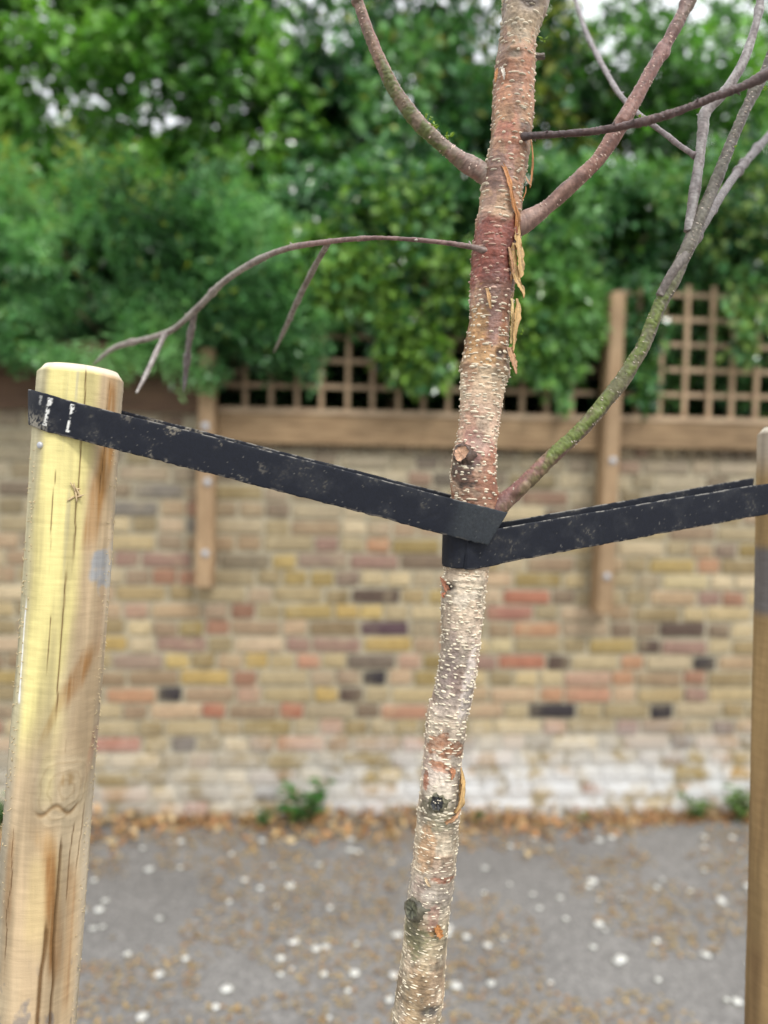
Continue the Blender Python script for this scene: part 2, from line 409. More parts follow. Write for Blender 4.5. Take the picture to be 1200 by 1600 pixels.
# ------------------------------------------------------------------ timber fence with trellis, bolted to the wall
fence = empty('trellis_fence', (0, WY, 0))
tag(fence, 'brown timber trellis fence on posts bolted to the brick wall', 'fence')
def box_mesh(name, w, d, h, bev=.003, seed=0):
    bm = bmesh.new(); bmesh.ops.create_cube(bm, size=1)
    for v in bm.verts: v.co = Vector((v.co.x * w, v.co.y * d, v.co.z * h))
    bmesh.ops.bevel(bm, geom=bm.edges[:], offset=bev, segments=2, affect='EDGES')
    me = bpy.data.meshes.new(name); bm.to_mesh(me); bm.free(); return me
def put(name, me, mat, loc, parent, rot=(0, 0, 0)):
    if mat and not me.materials: me.materials.append(mat)
    o = bpy.data.objects.new(name, me); C.objects.link(o); o.parent = parent; o.location = loc; o.rotation_euler = rot
    return o
def lathe(name, prof, ns=12):
    V = []; F = []
    for r, z in prof:
        for j in range(ns):
            a = 2 * math.pi * j / ns; V.append((r * math.cos(a), r * math.sin(a), z))
    F = grid_faces(len(prof), ns)
    me = bpy.data.meshes.new(name); me.from_pydata(V, [], F.tolist() + [list(range(ns))[::-1], list(range((len(prof) - 1) * ns, len(prof) * ns))]); me.update(); return me
bolt_me = lathe('bolt', [(.016, 0), (.016, .003), (.010, .003), (.010, .011), (.006, .013)], 12)
PY = -.062                                    # posts stand in front of the wall face
def post(px_top, py_top, px_bot, py_bot, bolts):
    a = at_y(px_top, py_top, WY - .08); b = at_y(px_bot, py_bot, WY - .08)
    h = a[2] - b[2]; x = (a[0] + b[0]) / 2
    me = box_mesh('post', .075, .1, h, .006)
    for v in me.vertices:                     # weathered, slightly rounded top
        if v.co.z > h / 2 - .02: v.co.x *= .86; v.co.y *= .9
    o = put('post', me, M['post'], (x, PY, (a[2] + b[2]) / 2), fence, (0, R(.5), 0))
    for py in bolts:
        z = at_y(px_top, py, WY - .1)[2] - (a[2] + b[2]) / 2
        put('bolt', bolt_me, M['steel'], (rng.normal(0, .004), -.0505, z), o, (R(90), 0, 0))
    return x
XP1 = post(326, 545, 319, 918, (666, 753, 864))
XP2 = post(964, 458, 941, 958, (720, 800, 900))
post_gap = XP2 - XP1
for xe in (XP1 - post_gap, XP2 + post_gap):
    o = put('post', box_mesh('post', .075, .1, 1.4, .006), M['post'], (xe, PY, 1.72), fence)
zb_mid = at_y(600, 697, WY)[2]; zt_mid = at_y(600, 648, WY)[2]
zb_rt = at_y(1085, 702, WY)[2]; zt_rt = at_y(1085, 662, WY)[2]
zb_lf = at_y(250, 645, WY)[2]
TY = .03
def panel(x0, x1, zbase, board_h, nrow, pitch, x_board1=None):
    w = x1 - x0; xc = (x0 + x1) / 2
    put('gravel_board', box_mesh('gravel_board', (x_board1 or x1) - x0, .03, board_h, .003), M['rail'], ((x0 + (x_board1 or x1)) / 2, -.028, zbase + board_h / 2), fence)
    cap = put('rail', box_mesh('rail', w, .07, .026, .003), M['batten_h'], (xc, -.012, zbase + board_h + .0145), fence)
    z0 = zbase + board_h + .03
    H = nrow * pitch + .03
    tp = empty('trellis_panel', (xc, TY, z0), fence)
    nv = int(w / pitch); off = (w - (nv - 1) * pitch) / 2
    mv = box_mesh('batten', .021, .014, H, .002); mh = box_mesh('batten', w - .004, .014, .021, .002)
    for i in range(nv): put('batten', mv, M['batten_v'], (-w / 2 + off + i * pitch + rng.normal(0, .002), -.0155, H / 2), tp, (0, rng.normal(0, .003), 0))
    for i in range(nrow): put('batten', mh, M['batten_h'], (0, 0, (i + 1) * pitch - .01), tp, (0, rng.normal(0, .002), 0))
panel(XP1 + .039, XP2 - .039, zb_mid, zt_mid - zb_mid - .012, 5, .112)
panel(XP2 + .039, XP2 + post_gap - .039, zb_rt, zt_rt - zb_rt, 5, .112)
M['dark_board'] = wood_mat('dark stained board', (.07, .038, .02), (.16, .09, .05), (.5, 6, 6))
for i in range(2):                            # close boards left of the first post
    put('gravel_board', box_mesh('gravel_board', post_gap - .08, .03, .142, .003), M['dark_board'], (XP1 - post_gap / 2, -.02 - i * .004, zb_lf + .071 + i * .146), fence)

# ================================================================== PLANTS BEHIND
def leaves(P, D, U, ln, wd, col, fold=.25, tipf=.55):
    """P base points, D direction, U face normal (n,3); returns verts, tris, cols: 4 triangles per leaf"""
    n = len(P); D = D / np.linalg.norm(D, axis=1)[:, None]
    S = np.cross(D, U); S /= (np.linalg.norm(S, axis=1)[:, None] + 1e-9); U = np.cross(S, D)
    ln = ln[:, None]; wd = wd[:, None]
    mid = P + D * ln * .45
    V = np.stack([P, mid + S * wd * .5 + U * wd * fold, P + D * ln - U * ln * .12, mid - S * wd * .5 + U * wd * fold, mid], 1).reshape(-1, 3)
    b = np.arange(n)[:, None] * 5
    F = np.concatenate([b + np.array([[0, 1, 4]]), b + np.array([[1, 2, 4]]), b + np.array([[2, 3, 4]]), b + np.array([[3, 0, 4]])], 0)
    return V, F, np.repeat(col, 5, axis=0)
def unit(n):
    v = rng.normal(size=(n, 3)); return v / np.linalg.norm(v, axis=1)[:, None]
def shrub(name, label, cat, blobs, n_tw, per, leaf_l, leaf_w, pal, mat='leaf', group=None, pinnate=False, tips=None, base=None, spread=.10, thin=None, inner=.45, gap=.43, gap_freq=4.2, wexp=.75):
    """woody stems from the ground plus a crown of twigs set through the blobs' volume, each twig carrying its leaves"""
    base = base or (blobs[0][0], blobs[0][1] + .25, 0)
    root = empty(name, base); tag(root, label, cat, group)
    bl = np.array(blobs, float); vol = (bl[:, 3] * bl[:, 4] * bl[:, 5]) ** wexp; vol /= vol.sum()
    k = rng.choice(len(bl), n_tw, p=vol); u = unit(n_tw)
    lump = fbm(np.column_stack([u * 2.1 + k[:, None] * 7.3]), 3, 5)          # uneven outline
    r = rng.uniform(inner, 1.0, n_tw) ** .6 * (.66 + .68 * lump)
    P = bl[k, :3] + u * bl[k, 3:6] * r[:, None]
    keep = np.ones(n_tw, bool)
    g = fbm(P * gap_freq, 3, 9)                                              # clumps and holes
    keep &= g > gap
    if thin is not None: keep &= rng.random(n_tw) > thin(P)
    P = P[keep]; u = u[keep]; g = g[keep]; nt_ = len(P)
    tw = u * .8 + unit(nt_) * .6 + np.array((0, -.25, .1)); tw /= np.linalg.norm(tw, axis=1)[:, None]
    tone = fbm(P * 3.0, 3, 21)
    t = np.tile(np.linspace(-.5, .6, per), nt_); ii = np.repeat(np.arange(nt_), per)
    tl = spread * rng.uniform(.7, 1.4, nt_)
    side = unit(nt_ * per)
    if pinnate:
        ax = np.cross(tw, unit(nt_)); ax /= np.linalg.norm(ax, axis=1)[:, None]
        sg = np.where(np.arange(nt_ * per) % 2 == 0, 1, -1)[:, None]
        D = ax[ii] * sg + tw[ii] * .7 + side * .2
        Q = P[ii] + tw[ii] * (t * tl[ii])[:, None]
        Un = np.cross(tw, ax)[ii] + unit(nt_ * per) * .3
    else:
        D = tw[ii] * .6 + side * .9 + np.array((0, -.15, -.2))
        Q = P[ii] + tw[ii] * (t * tl[ii])[:, None] + side * .012
        Un = unit(nt_ * per) * .7 + np.array((0, -.5, .75))
    n = len(Q)
    ln = leaf_l * rng.uniform(.65, 1.25, n); wd = leaf_w * rng.uniform(.75, 1.2, n)
    pal = np.array(pal, float)
    ci = np.clip((tone[ii] - .32) / .36 + rng.normal(0, .25, n), 0, .999) * (len(pal) - 1)
    c0 = np.floor(ci).astype(int); fr = (ci - c0)[:, None]
    col = pal[c0] * (1 - fr) + pal[np.minimum(c0 + 1, len(pal) - 1)] * fr
    col *= rng.uniform(.75, 1.25, (n, 1))
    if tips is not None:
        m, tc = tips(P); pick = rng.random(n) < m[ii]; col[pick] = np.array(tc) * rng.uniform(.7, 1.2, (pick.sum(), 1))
    V, F, cc = leaves(Q, D, Un, ln, wd, col)
    mk('crown', V, F, M[mat], root, cc, False)
    acc = Acc()                                                              # stems
    b0 = np.array(base, float)
    acc2 = Acc(); tops = []
    hub = np.array((base[0], base[1], max(.3, bl[:, 2].min() - bl[:, 5].min() * .3)))
    pts = smooth_path(np.array([b0, b0 * .5 + hub * .5 + np.array((.04, .02, 0)), hub]), 12)
    V, F = tube(pts, np.linspace(.045, .03, 12), 9); acc2.add(V, F)
    mk('trunk', np.concatenate(acc2.V), [np.concatenate(f) for f in acc2.F.values()], M['stem'], root)
    for bb in bl:
        for q in range(3):
            e = bb[:3] + unit(1)[0] * bb[3:6] * .7
            mp = (hub + e) / 2 + np.array((0, .08, .05))
            V, F = tube(smooth_path(np.array([hub, mp, e]), 10), np.linspace(.018, .004, 10), 6); acc.add(V, F)
    acc.build('limbs', M['stem'], root)
    return root
FE = [(.030, .085, .030), (.085, .225, .080), (.155, .37, .135), (.26, .50, .19)]
BR = [(.022, .062, .027), (.046, .138, .050), (.085, .225, .080), (.165, .35, .11)]
TP = [(.033, .095, .022), (.08, .215, .04), (.14, .335, .06), (.24, .46, .085)]
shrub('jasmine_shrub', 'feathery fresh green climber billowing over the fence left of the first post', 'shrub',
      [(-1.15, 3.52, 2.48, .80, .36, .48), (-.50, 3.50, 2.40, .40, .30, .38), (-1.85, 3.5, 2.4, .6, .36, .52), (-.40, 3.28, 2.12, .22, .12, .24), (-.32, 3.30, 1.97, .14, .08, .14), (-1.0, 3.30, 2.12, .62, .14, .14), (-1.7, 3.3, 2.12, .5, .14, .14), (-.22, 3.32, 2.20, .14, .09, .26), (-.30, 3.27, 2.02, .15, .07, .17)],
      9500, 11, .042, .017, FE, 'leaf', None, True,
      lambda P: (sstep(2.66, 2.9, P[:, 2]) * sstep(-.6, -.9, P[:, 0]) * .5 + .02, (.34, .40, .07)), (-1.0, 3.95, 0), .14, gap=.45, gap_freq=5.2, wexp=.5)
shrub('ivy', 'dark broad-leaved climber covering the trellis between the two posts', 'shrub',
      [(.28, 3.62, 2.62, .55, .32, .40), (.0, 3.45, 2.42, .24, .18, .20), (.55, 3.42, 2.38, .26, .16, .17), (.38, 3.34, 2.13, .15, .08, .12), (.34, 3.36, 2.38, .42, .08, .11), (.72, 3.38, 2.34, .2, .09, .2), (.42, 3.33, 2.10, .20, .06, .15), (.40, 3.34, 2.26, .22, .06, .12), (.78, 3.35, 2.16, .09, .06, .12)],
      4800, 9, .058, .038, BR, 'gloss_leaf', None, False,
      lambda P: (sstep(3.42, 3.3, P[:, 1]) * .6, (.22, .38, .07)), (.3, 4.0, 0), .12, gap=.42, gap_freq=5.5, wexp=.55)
shrub('laurel_shrub', 'broad-leaved green bush spilling past the taller right post', 'shrub',
      [(.98, 3.66, 2.60, .42, .30, .46), (.98, 3.38, 2.28, .14, .09, .24), (1.38, 3.42, 2.22, .05, .05, .26), (1.35, 3.78, 2.65, .3, .25, .4), (1.00, 3.36, 2.04, .09, .06, .12), (1.38, 3.40, 2.02, .03, .04, .10)],
      3000, 9, .058, .038, BR, 'gloss_leaf', None, False,
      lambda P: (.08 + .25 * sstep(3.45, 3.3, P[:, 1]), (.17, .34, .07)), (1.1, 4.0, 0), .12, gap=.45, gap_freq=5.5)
shrub('trellis_creeper', 'green creeper draped over the bare trellis at the right edge', 'shrub',
      [(1.95, 3.60, 2.76, .50, .34, .40), (2.5, 3.62, 2.7, .5, .35, .46), (1.84, 3.36, 2.28, .06, .05, .16), (1.95, 3.60, 2.3, .2, .08, .2), (1.75, 3.75, 2.2, .3, .12, .3), (2.2, 3.78, 2.2, .35, .12, .35)],
      3000, 9, .052, .034, BR, 'gloss_leaf', None, False,
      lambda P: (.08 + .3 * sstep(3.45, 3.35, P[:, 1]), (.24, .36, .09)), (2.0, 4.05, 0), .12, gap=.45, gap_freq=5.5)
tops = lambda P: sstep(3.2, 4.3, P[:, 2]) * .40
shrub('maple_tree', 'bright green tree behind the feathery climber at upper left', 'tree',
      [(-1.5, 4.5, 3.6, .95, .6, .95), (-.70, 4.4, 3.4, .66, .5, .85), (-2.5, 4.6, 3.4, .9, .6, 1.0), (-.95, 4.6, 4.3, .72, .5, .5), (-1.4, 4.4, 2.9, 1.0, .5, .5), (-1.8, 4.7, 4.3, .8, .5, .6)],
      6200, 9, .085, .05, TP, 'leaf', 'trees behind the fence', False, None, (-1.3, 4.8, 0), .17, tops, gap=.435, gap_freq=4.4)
shrub('hazel_tree', 'dark green tree rising behind the birch trunk', 'tree',
      [(.35, 4.5, 3.35, .72, .55, .72), (.45, 4.4, 2.8, .9, .5, .5), (.80, 4.6, 4.15, .62, .5, .55), (-.1, 4.6, 3.3, .45, .5, .62), (.0, 4.7, 4.15, .38, .4, .42), (1.15, 4.5, 3.2, .6, .5, .7)],
      4600, 9, .08, .05, BR, 'gloss_leaf', 'trees behind the fence', False,
      lambda P: (.05 + .35 * sstep(.75, 1.1, P[:, 0]) * sstep(2.9, 3.4, P[:, 2]), (.30, .33, .07)), (.4, 4.95, 0), .16, tops, gap=.435, gap_freq=4.4)
shrub('elder_tree', 'leafy green tree at upper right beyond the bare trellis', 'tree',
      [(1.9, 4.5, 3.3, .7, .55, .85), (2.6, 4.6, 3.5, .75, .6, 1.0), (1.55, 4.5, 3.9, .45, .45, .42), (2.0, 4.4, 2.8, .9, .5, .5), (3.4, 4.6, 3.2, .8, .6, 1.1)],
      4600, 9, .08, .048, TP, 'leaf', 'trees behind the fence', False, None, (2.1, 4.8, 0), .16, tops, gap=.435, gap_freq=4.4)
shrub('yew_hedge', 'deep dark evergreen hedge filling the shade behind the trellis', 'hedge',
      [(-2.4, 5.4, 2.6, 1.2, .45, 1.2), (-.9, 5.4, 2.6, 1.2, .45, 1.2), (.6, 5.4, 2.6, 1.2, .45, 1.2), (2.1, 5.4, 2.6, 1.2, .45, 1.2), (3.6, 5.4, 2.6, 1.2, .45, 1.2), (.4, 4.2, 2.1, 1.0, .25, .55), (1.9, 4.2, 2.1, 1.0, .25, .55), (-1.2, 4.2, 2.1, 1.0, .25, .55)],
      11000, 9, .10, .055, [(.014, .040, .016), (.024, .07, .024), (.038, .11, .032)], 'leaf', None, False, None, (.4, 5.6, 0), .16, None, .1, gap=.36)

# ================================================================== WEEDS, LITTER
def weed(px, py, h, n, label, col=(.06, .17, .035)):
    p = at_y(px, py, WY - .05); p[2] = 0; p[1] = WY - .05 - rng.uniform(.0, .03)
    root = empty('weed', p); tag(root, label, 'weed', 'weeds along the foot of the wall')
    ns = max(3, n // 9); ac = Acc(); LP = []; LD = []
    for s in range(ns):
        e = p + np.array((rng.normal(0, h * .35), -abs(rng.normal(0, h * .2)), h * rng.uniform(.55, 1.05)))
        pts = smooth_path(np.array([p + rng.normal(0, .008, 3) * (1, 1, 0), (p + e) / 2 + np.array((0, -.01, h * .1)), e]), 9)
        V, F = tube(pts, np.linspace(.0025, .001, 9), 5); ac.add(V, F)
        for q in range(n // ns):
            LP.append(pts[min(8, 2 + int(q / (n / ns) * 7))]); d = unit(1)[0]; d[2] = abs(d[2]) * .6; LD.append(d)
    ac.build('stem', M['stem'], root)
    LP = np.array(LP); LD = np.array(LD); m = len(LP)
    V, F, cc = leaves(LP, LD, unit(m) * .4 + np.array((0, -.3, 1)), h * rng.uniform(.25, .42, m), h * rng.uniform(.12, .2, m), np.array(col) * rng.uniform(.6, 1.4, (m, 1)))
    mk('leaves', V, F, M['leaf'], root, cc, False)
weed(472, 1275, .21, 60, 'tall bushy green weed growing at the wall foot left of the birch trunk')
weed(410, 1285, .09, 30, 'small low weed beside the tall bushy weed')
weed(745, 1292, .07, 26, 'little weed at the wall foot just right of the birch trunk')
weed(912, 1290, .07, 14, 'tiny yellow-green weed in the leaf drift below the right fence post', (.22, .30, .05))
weed(1085, 1295, .14, 45, 'pale green weed at the wall foot left of the right stake', (.12, .20, .06))
weed(1150, 1290, .17, 60, 'fuller pale green weed touching the right stake edge', (.13, .22, .06))
weed(8, 1255, .16, 40, 'green weed at the wall foot at the left edge')

def litter(name, label, P, ln, wd, cols_, flat=.35, mat='litter'):
    n = len(P); D = unit(n); D[:, 2] *= flat
    V, F, cc = leaves(P, D, unit(n) * flat + np.array((0, 0, 1)), ln, wd, cols_, .18)
    V[:, 2] = np.maximum(V[:, 2], .003 + (np.arange(len(V)) % 7) * .0003)
    o = mk(name, V, F, M[mat], None, cc, False); tag(o, label, 'leaf litter', None, 'stuff'); return o
LC = np.array([(.50, .30, .13), (.42, .21, .09), (.54, .38, .19), (.32, .18, .09), (.56, .43, .25), (.46, .25, .11)])
n = 3400
x = rng.uniform(-3.5, 4.5, n); prof = .45 + .55 * fbm(np.column_stack([x * 2.2, x * 0, x * 0]), 2, 3) + .5 * np.exp(-((x + 1.02) / .3) ** 2) + .2 * np.exp(-((x - .5) / .6) ** 2)
prof *= np.where(x > 1.35, .45, 1) * np.where((x > -.8) & (x < -.35), .45, 1)
d = np.abs(rng.normal(0, .13, n)) * prof
P = np.column_stack([x, WY - .012 - d, .006 + np.maximum(0, .062 * prof - d * .5) * rng.random(n)])
litter('leaf_drift', 'drift of dry orange-brown leaves along the foot of the wall', P, rng.uniform(.03, .06, n), rng.uniform(.018, .034, n), LC[rng.integers(0, 6, n)] * rng.uniform(.7, 1.25, (n, 1)), .7)
n = 21000
P = np.column_stack([rng.uniform(-2.6, 3.2, n), rng.uniform(1.5, 3.32, n), np.full(n, .006)])
dn = fbm(P * (3.5, 3.5, 0) , 3, 31); P = P[dn > .43]; n = len(P)
litter('fallen_leaves', 'small yellow and brown leaves scattered over the asphalt', P, rng.uniform(.010, .028, n), rng.uniform(.007, .016, n), np.array([(.40, .26, .10), (.33, .19, .09), (.42, .31, .15), (.28, .19, .11), (.42, .32, .19)])[rng.integers(0, 5, n)] * rng.uniform(.75, 1.2, (n, 1)))
n = 330                                        # pale discs added to stand in for out-of-focus glints on the ground
A = Acc(); P = np.column_stack([rng.uniform(-2.4, 3.0, n), rng.uniform(1.7, 3.2, n)])
for p in P:
    r0 = rng.choice((.009, .012, .015, .018)) * rng.uniform(.85, 1.1); a = np.arange(9) / 9 * 2 * np.pi + rng.random() * 6
    rr = r0 * rng.uniform(.82, 1.12, 9); z = .0075 + .0015 * rng.random(9)
    ring = np.column_stack([p[0] + rr * np.cos(a), p[1] + rr * np.sin(a), z])
    V = np.vstack([ring, ring - (0, 0, .0012), [p[0], p[1], .0105]])
    j = np.arange(9); k = (j + 1) % 9
    A.add(V, [np.stack([j, k, np.full(9, 18)], -1), np.stack([j + 9, k + 9, k, j], -1)], np.array((.93, .92, .87)) * rng.uniform(.7, 1.0))
tag(A.build('glint_discs', M['litter']), 'small pale discs added as blurred glints over the asphalt', 'scraps', None, 'stuff')

# ================================================================== LEFT AND RIGHT STAKES
def stake(name, label, px_pts, depth, rad, y_top, detail):
    Pw = np.array([at_depth(x, y, depth) for x, y in px_pts])
    dz = (Pw[-1] - Pw[-2]) / (Pw[-2][2] - Pw[-1][2]); base = Pw[-1] + dz * (Pw[-1][2] + .05)
    root = empty(name, (base[0], base[1], 0)); tag(root, label, 'stake', 'timber stakes supporting the birch')
    vis = smooth_path(np.column_stack([Pw, [p[1] for p in px_pts]]), 760)
    low = np.linspace(vis[-1], np.append(base, 3600), 60)[1:]
    A = np.vstack([vis, low]); P = A[:, :3]; vpy = A[:, 3]
    ns = 240; nr = len(P)
    T, Nn, B = frames(P[::1])
    th = np.arange(ns) / ns * 2 * np.pi
    # angle measured from the side facing the photographer, + to the right
    right = np.array(MW[:, 0]); mid_ = Pw.mean(0); front = np.array((-mid_[0], -mid_[1], 0)); front /= np.linalg.norm(front)
    N2 = front[None] - T * (T @ front)[:, None]; N2 /= np.linalg.norm(N2, axis=1)[:, None]
    B2 = np.cross(T, N2); B2 *= np.sign(B2 @ right)[:, None]
    TH = np.repeat(th[None], nr, 0); VP = np.repeat(vpy[:, None], ns, 1)
    u = np.sin(TH); fr = np.cos(TH) > 0
    arc = ((TH + np.pi) % (2 * np.pi) - np.pi) * rad                  # metres along the surface
    vm = np.concatenate([[0], np.cumsum(np.linalg.norm(np.diff(P, axis=0), axis=1))])[:, None] * np.ones((1, ns))
    Q = np.stack([np.cos(TH) * rad, np.sin(TH) * rad, vm], -1).reshape(-1, 3)
    disp = (fbm(Q * (18, 18, 5), 3, 3) - .5) * .0035 + (fbm(Q * (60, 60, 160), 2, 8) - .5) * .0007
    uf, vf, af, vmf = u.ravel(), VP.ravel(), arc.ravel(), vm.ravel()
    grain = fbm(Q * (55, 55, 5), 4, 13); blot = fbm(Q * (16, 16, 6), 4, 17); fine = fbm(Q * (220, 220, 12), 3, 19)
    if detail:
        tan = np.array((.49, .365, .22)); yel = np.array((.69, .60, .255)); brn = np.array((.30, .155, .055)); pale = np.array((.58, .465, .30))
        col = np.ones((len(uf), 3)) * tan
        col = mixc(col, pale, sstep(.45, .65, blot) * .7)
        ym = sstep(.35, .0, uf + (blot - .5) * .9) * sstep(1210, 1060, vf + (blot - .5) * 260)
        ym = np.maximum(ym, .75 * sstep(.25, .05, np.abs(uf + .1)) * sstep(1120, 1190, vf) * sstep(1250, 1200, vf))
        col = mixc(col, yel, ym * (.72 + .28 * sstep(.35, .6, grain)))
        col = mixc(col, (.60, .46, .22), .55 * sstep(.45, .2, np.abs(uf - .0)) * sstep(1290, 1330, vf) * sstep(1460, 1400, vf + (blot - .5) * 120))
        def streak(u0, v0, u1, v1, w, c, a):
            nonlocal col
            uu = u0 + (u1 - u0) * (vf - v0) / (v1 - v0)
            dd = np.abs(uf + (blot - .5) * .5 - uu)
            m = sstep(w, w * .25, dd) * sstep(v0 - 18, v0 + 25, vf) * sstep(v1 + 18, v1 - 30, vf) * a * (.55 + .45 * sstep(.35, .6, fine))
            col = mixc(col, c, m * (np.cos(TH).ravel() > -.1))
        streak(.62, 590, .66, 720, .18, brn, .95); streak(.62, 690, .38, 850, .26, (.36, .19, .065), 1.0)
        streak(.80, 900, .70, 1020, .14, (.42, .29, .18), .6); streak(.62, 1000, .10, 1090, .24, (.33, .17, .06), .95)
        streak(.15, 1070, -.25, 1140, .13, (.45, .29, .10), .6); streak(.95, 1120, .72, 1200, .16, (.40, .17, .10), .7)
        streak(-.75, 1280, -.78, 1420, .14, brn, .6); streak(.05, 1290, .35, 1500, .26, brn, 1.0); streak(.62, 1330, .60, 1560, .14, brn, .6); streak(-.15, 1270, .1, 1310, .35, (.44, .27, .11), .7)
        gm = sstep(.34, .12, np.abs(uf - .66 + (blot - .5) * 1.5)) * sstep(34, 8, np.abs(vf - 880 + (fbm(Q * (70, 70, 70), 3, 47) - .5) * 90)) * (np.cos(TH).ravel() > 0)
        col = mixc(col, (.30, .32, .34), gm * .85)
        gm = sstep(.2, .05, np.abs(uf + .15)) * sstep(.5, .66, fine) * sstep(1050, 640, vf); col = mixc(col, (.36, .33, .26), gm * .55)
        gm = sstep(-.72, -.95, uf + (blot - .5) * .3); col = mixc(col, (.40, .36, .27), gm * .7)            # greyed left flank
        gm = sstep(.74, .98, uf + (blot - .5) * .3); col = mixc(col, (.50, .44, .34), gm * .6)
        gm = sstep(.58, .75, fbm(Q * (120, 120, 60), 3, 41)) * sstep(1460, 1500, vf); col = mixc(col, (.20, .18, .17), gm * .7)   # mould specks low down
        # drying cracks: recessed and stained
        cr = [((.08, 572), (.09, 640), (.10, 905), .0007, .0015), ((-.02, 870), (-.06, 1010), (-.02, 1140), .0007, .0016), ((-.42, 720), (-.42, 860), (-.40, 900), .0004, .0007),
              ((.62, 580), (.62, 660), (.60, 800), .0005, .0009), ((-.30, 930), (-.32, 1000), (-.30, 1060), .0004, .0006), ((.25, 1130), (.22, 1160), (.20, 1180), .0005, .0009),
              ((.30, 1275), (.32, 1400), (.36, 1640), .0012, .003), ((.60, 1250), (.52, 1320), (.50, 1420), .0006, .0012), ((.12, 1400), (.10, 1500), (.12, 1700), .0018, .004),
              ((-.70, 1260), (-.72, 1400), (-.68, 1500), .0005, .0008), ((.80, 1230), (.72, 1300), (.70, 1380), .0007, .0012)]
        for a, b, c, w, dp in cr:
            uu = np.interp(vf, [a[1], b[1], c[1]], [a[0], b[0], c[0]]) + (fbm(np.column_stack([vf * .02, vf * 0, vf * 0 + w * 9000]), 3, 23) - .5) * .09
            aa = np.arcsin(np.clip(uu, -1, 1)) * rad
            env = sstep(a[1] - 1, a[1] + 30, vf) * sstep(c[1] + 1, c[1] - 60, vf) if a[1] > 575 else sstep(c[1] + 1, c[1] - 60, vf)
            ww = w * (.35 + .65 * env); m = np.exp(-((af - aa) / ww) ** 2) * (env > .01)
            disp -= dp * m * env; col = mixc(col, (.16, .085, .03), np.clip(m * 1.2, 0, 1) * env * .9)
        # big knot with rings
        ka = math.asin(.28) * rad; kv = 1212
        mm = .835 / FPX
        ex = (af - ka) / mm; ey = (vf - kv); rr = np.hypot(ex, ey * .82) + (blot - .5) * 16
        rr = rr + (fbm(Q * (45, 45, 45), 3, 77) - .5) * 22; ring = .5 + .5 * np.sin(rr * .50 + 4 * grain + 2 * blot)
        km = sstep(56, 36, rr); disp += .0030 * sstep(60, 10, rr); disp += .0003 * (ring - .5) * km
        col = mixc(col, (.52, .42, .27), km * .5); col = mixc(col, (.30, .20, .09), km * sstep(.72, .98, ring) * .26 * sstep(.3, .55, blot))
        rag = np.exp(-((ey - 30 - 7 * np.sin(ex * .16)) / 4.0) ** 2) * sstep(34, 24, np.abs(ex + 6)); disp -= .0016 * rag; col = mixc(col, (.26, .16, .07), rag * .8)
        col = mixc(col, (.33, .22, .10), sstep(14, 6, np.hypot(ex - 2, ey + 16)) * sstep(.4, .6, fine) * .8)
        # white paint run on the left side, slate smudge
        wr = np.exp(-((af - math.asin(-.86) * rad - .0006 * np.sin(vf * .03)) / (.0010 + .0009 * sstep(1060, 1085, vf))) ** 2) * sstep(925, 950, vf) * sstep(1092, 1084, vf)
        col = mixc(col, (.82, .82, .78), np.clip(wr * 1.3, 0, 1))
    else:
        tan = np.array((.33, .22, .10)); col = mixc(np.ones((len(uf), 3)) * tan, (.24, .15, .07), sstep(.4, .65, blot))
        gm = sstep(62, 40, np.abs(vf - 905 + (blot - .5) * 30)); col = mixc(col, (.13, .13, .14), gm * .85)
        gm = sstep(760, 700, vf); col = mixc(col, (.42, .38, .32), gm * .7)
    col = col * (.78 + .42 * sstep(.3, .7, grain))[:, None] * (.965 + .06 * sstep(.3, .7, fbm(Q * (25, 25, 420), 3, 45)))[:, None]
    r = np.full(nr, rad); vd = vm[:, 0]
    ch = np.clip(1 - vd / .009, 0, 1); r = r - .0075 * ch                                     # chamfered head
    col = mixc(col, (.78, .72, .58), np.repeat(sstep(.05, .6, ch), ns) * .7)
    rr_ = r[:, None] + disp.reshape(nr, ns) * np.minimum(1, vd[:, None] / .004)
    V = P[:, None] + rr_[..., None] * (np.cos(TH)[..., None] * N2[:, None] + np.sin(TH)[..., None] * B2[:, None])
    V = V.reshape(-1, 3); F = grid_faces(nr, ns)
    top = P[0] - T[0] * .0012
    V = np.vstack([V, top]); col = np.vstack([col, (.70, .62, .45)]); j = np.arange(ns)
    o = mk('shaft', V, [F, np.stack([np.full(ns, nr * ns), j, (j + 1) % ns], -1)], M['stake'], root, col)
    return root, P, vpy, N2, B2
LS, LSP, LSV, LSN, LSB = stake('timber_stake', 'thick round stake stained yellow with cracks and a big knot', [(128, 577), (118, 700), (98, 1000), (77, 1250), (51, 1600)], .835, .0447, 577, True)
RS, RSP, RSV, RSN, RSB = stake('timber_stake', 'brown round stake cut off by the right edge of the picture', [(1244, 668), (1241, 800), (1233, 1200), (1224, 1600)], .965, .0445, 668, False)
def on_stake(u, py, off=0.0):
    i = int(np.argmin(np.abs(LSV - py))); c = math.sqrt(1 - u * u)
    nrm = LSN[i] * c + LSB[i] * u
    return LSP[i] + nrm * (.0447 + off), nrm
def disc_on(name, u, py, prof, mat, parent):
    p, nrm = on_stake(u, py, 0); me = lathe(name, prof, 14)
    for q in me.polygons: q.use_smooth = True
    o = put(name, me, M[mat], Vector(p) - parent.location, parent, Vector(nrm).to_track_quat('Z', 'Y').to_euler()); return o
disc_on('nail', -.76, 703, [(.0035, -.004), (.0035, .0018), (.0028, .0026), (.001, .0029)], 'steel', LS)
SP = Acc()                                     # lifted splinter and the raised fibres along the edges
p, nrm = on_stake(.06, 768)
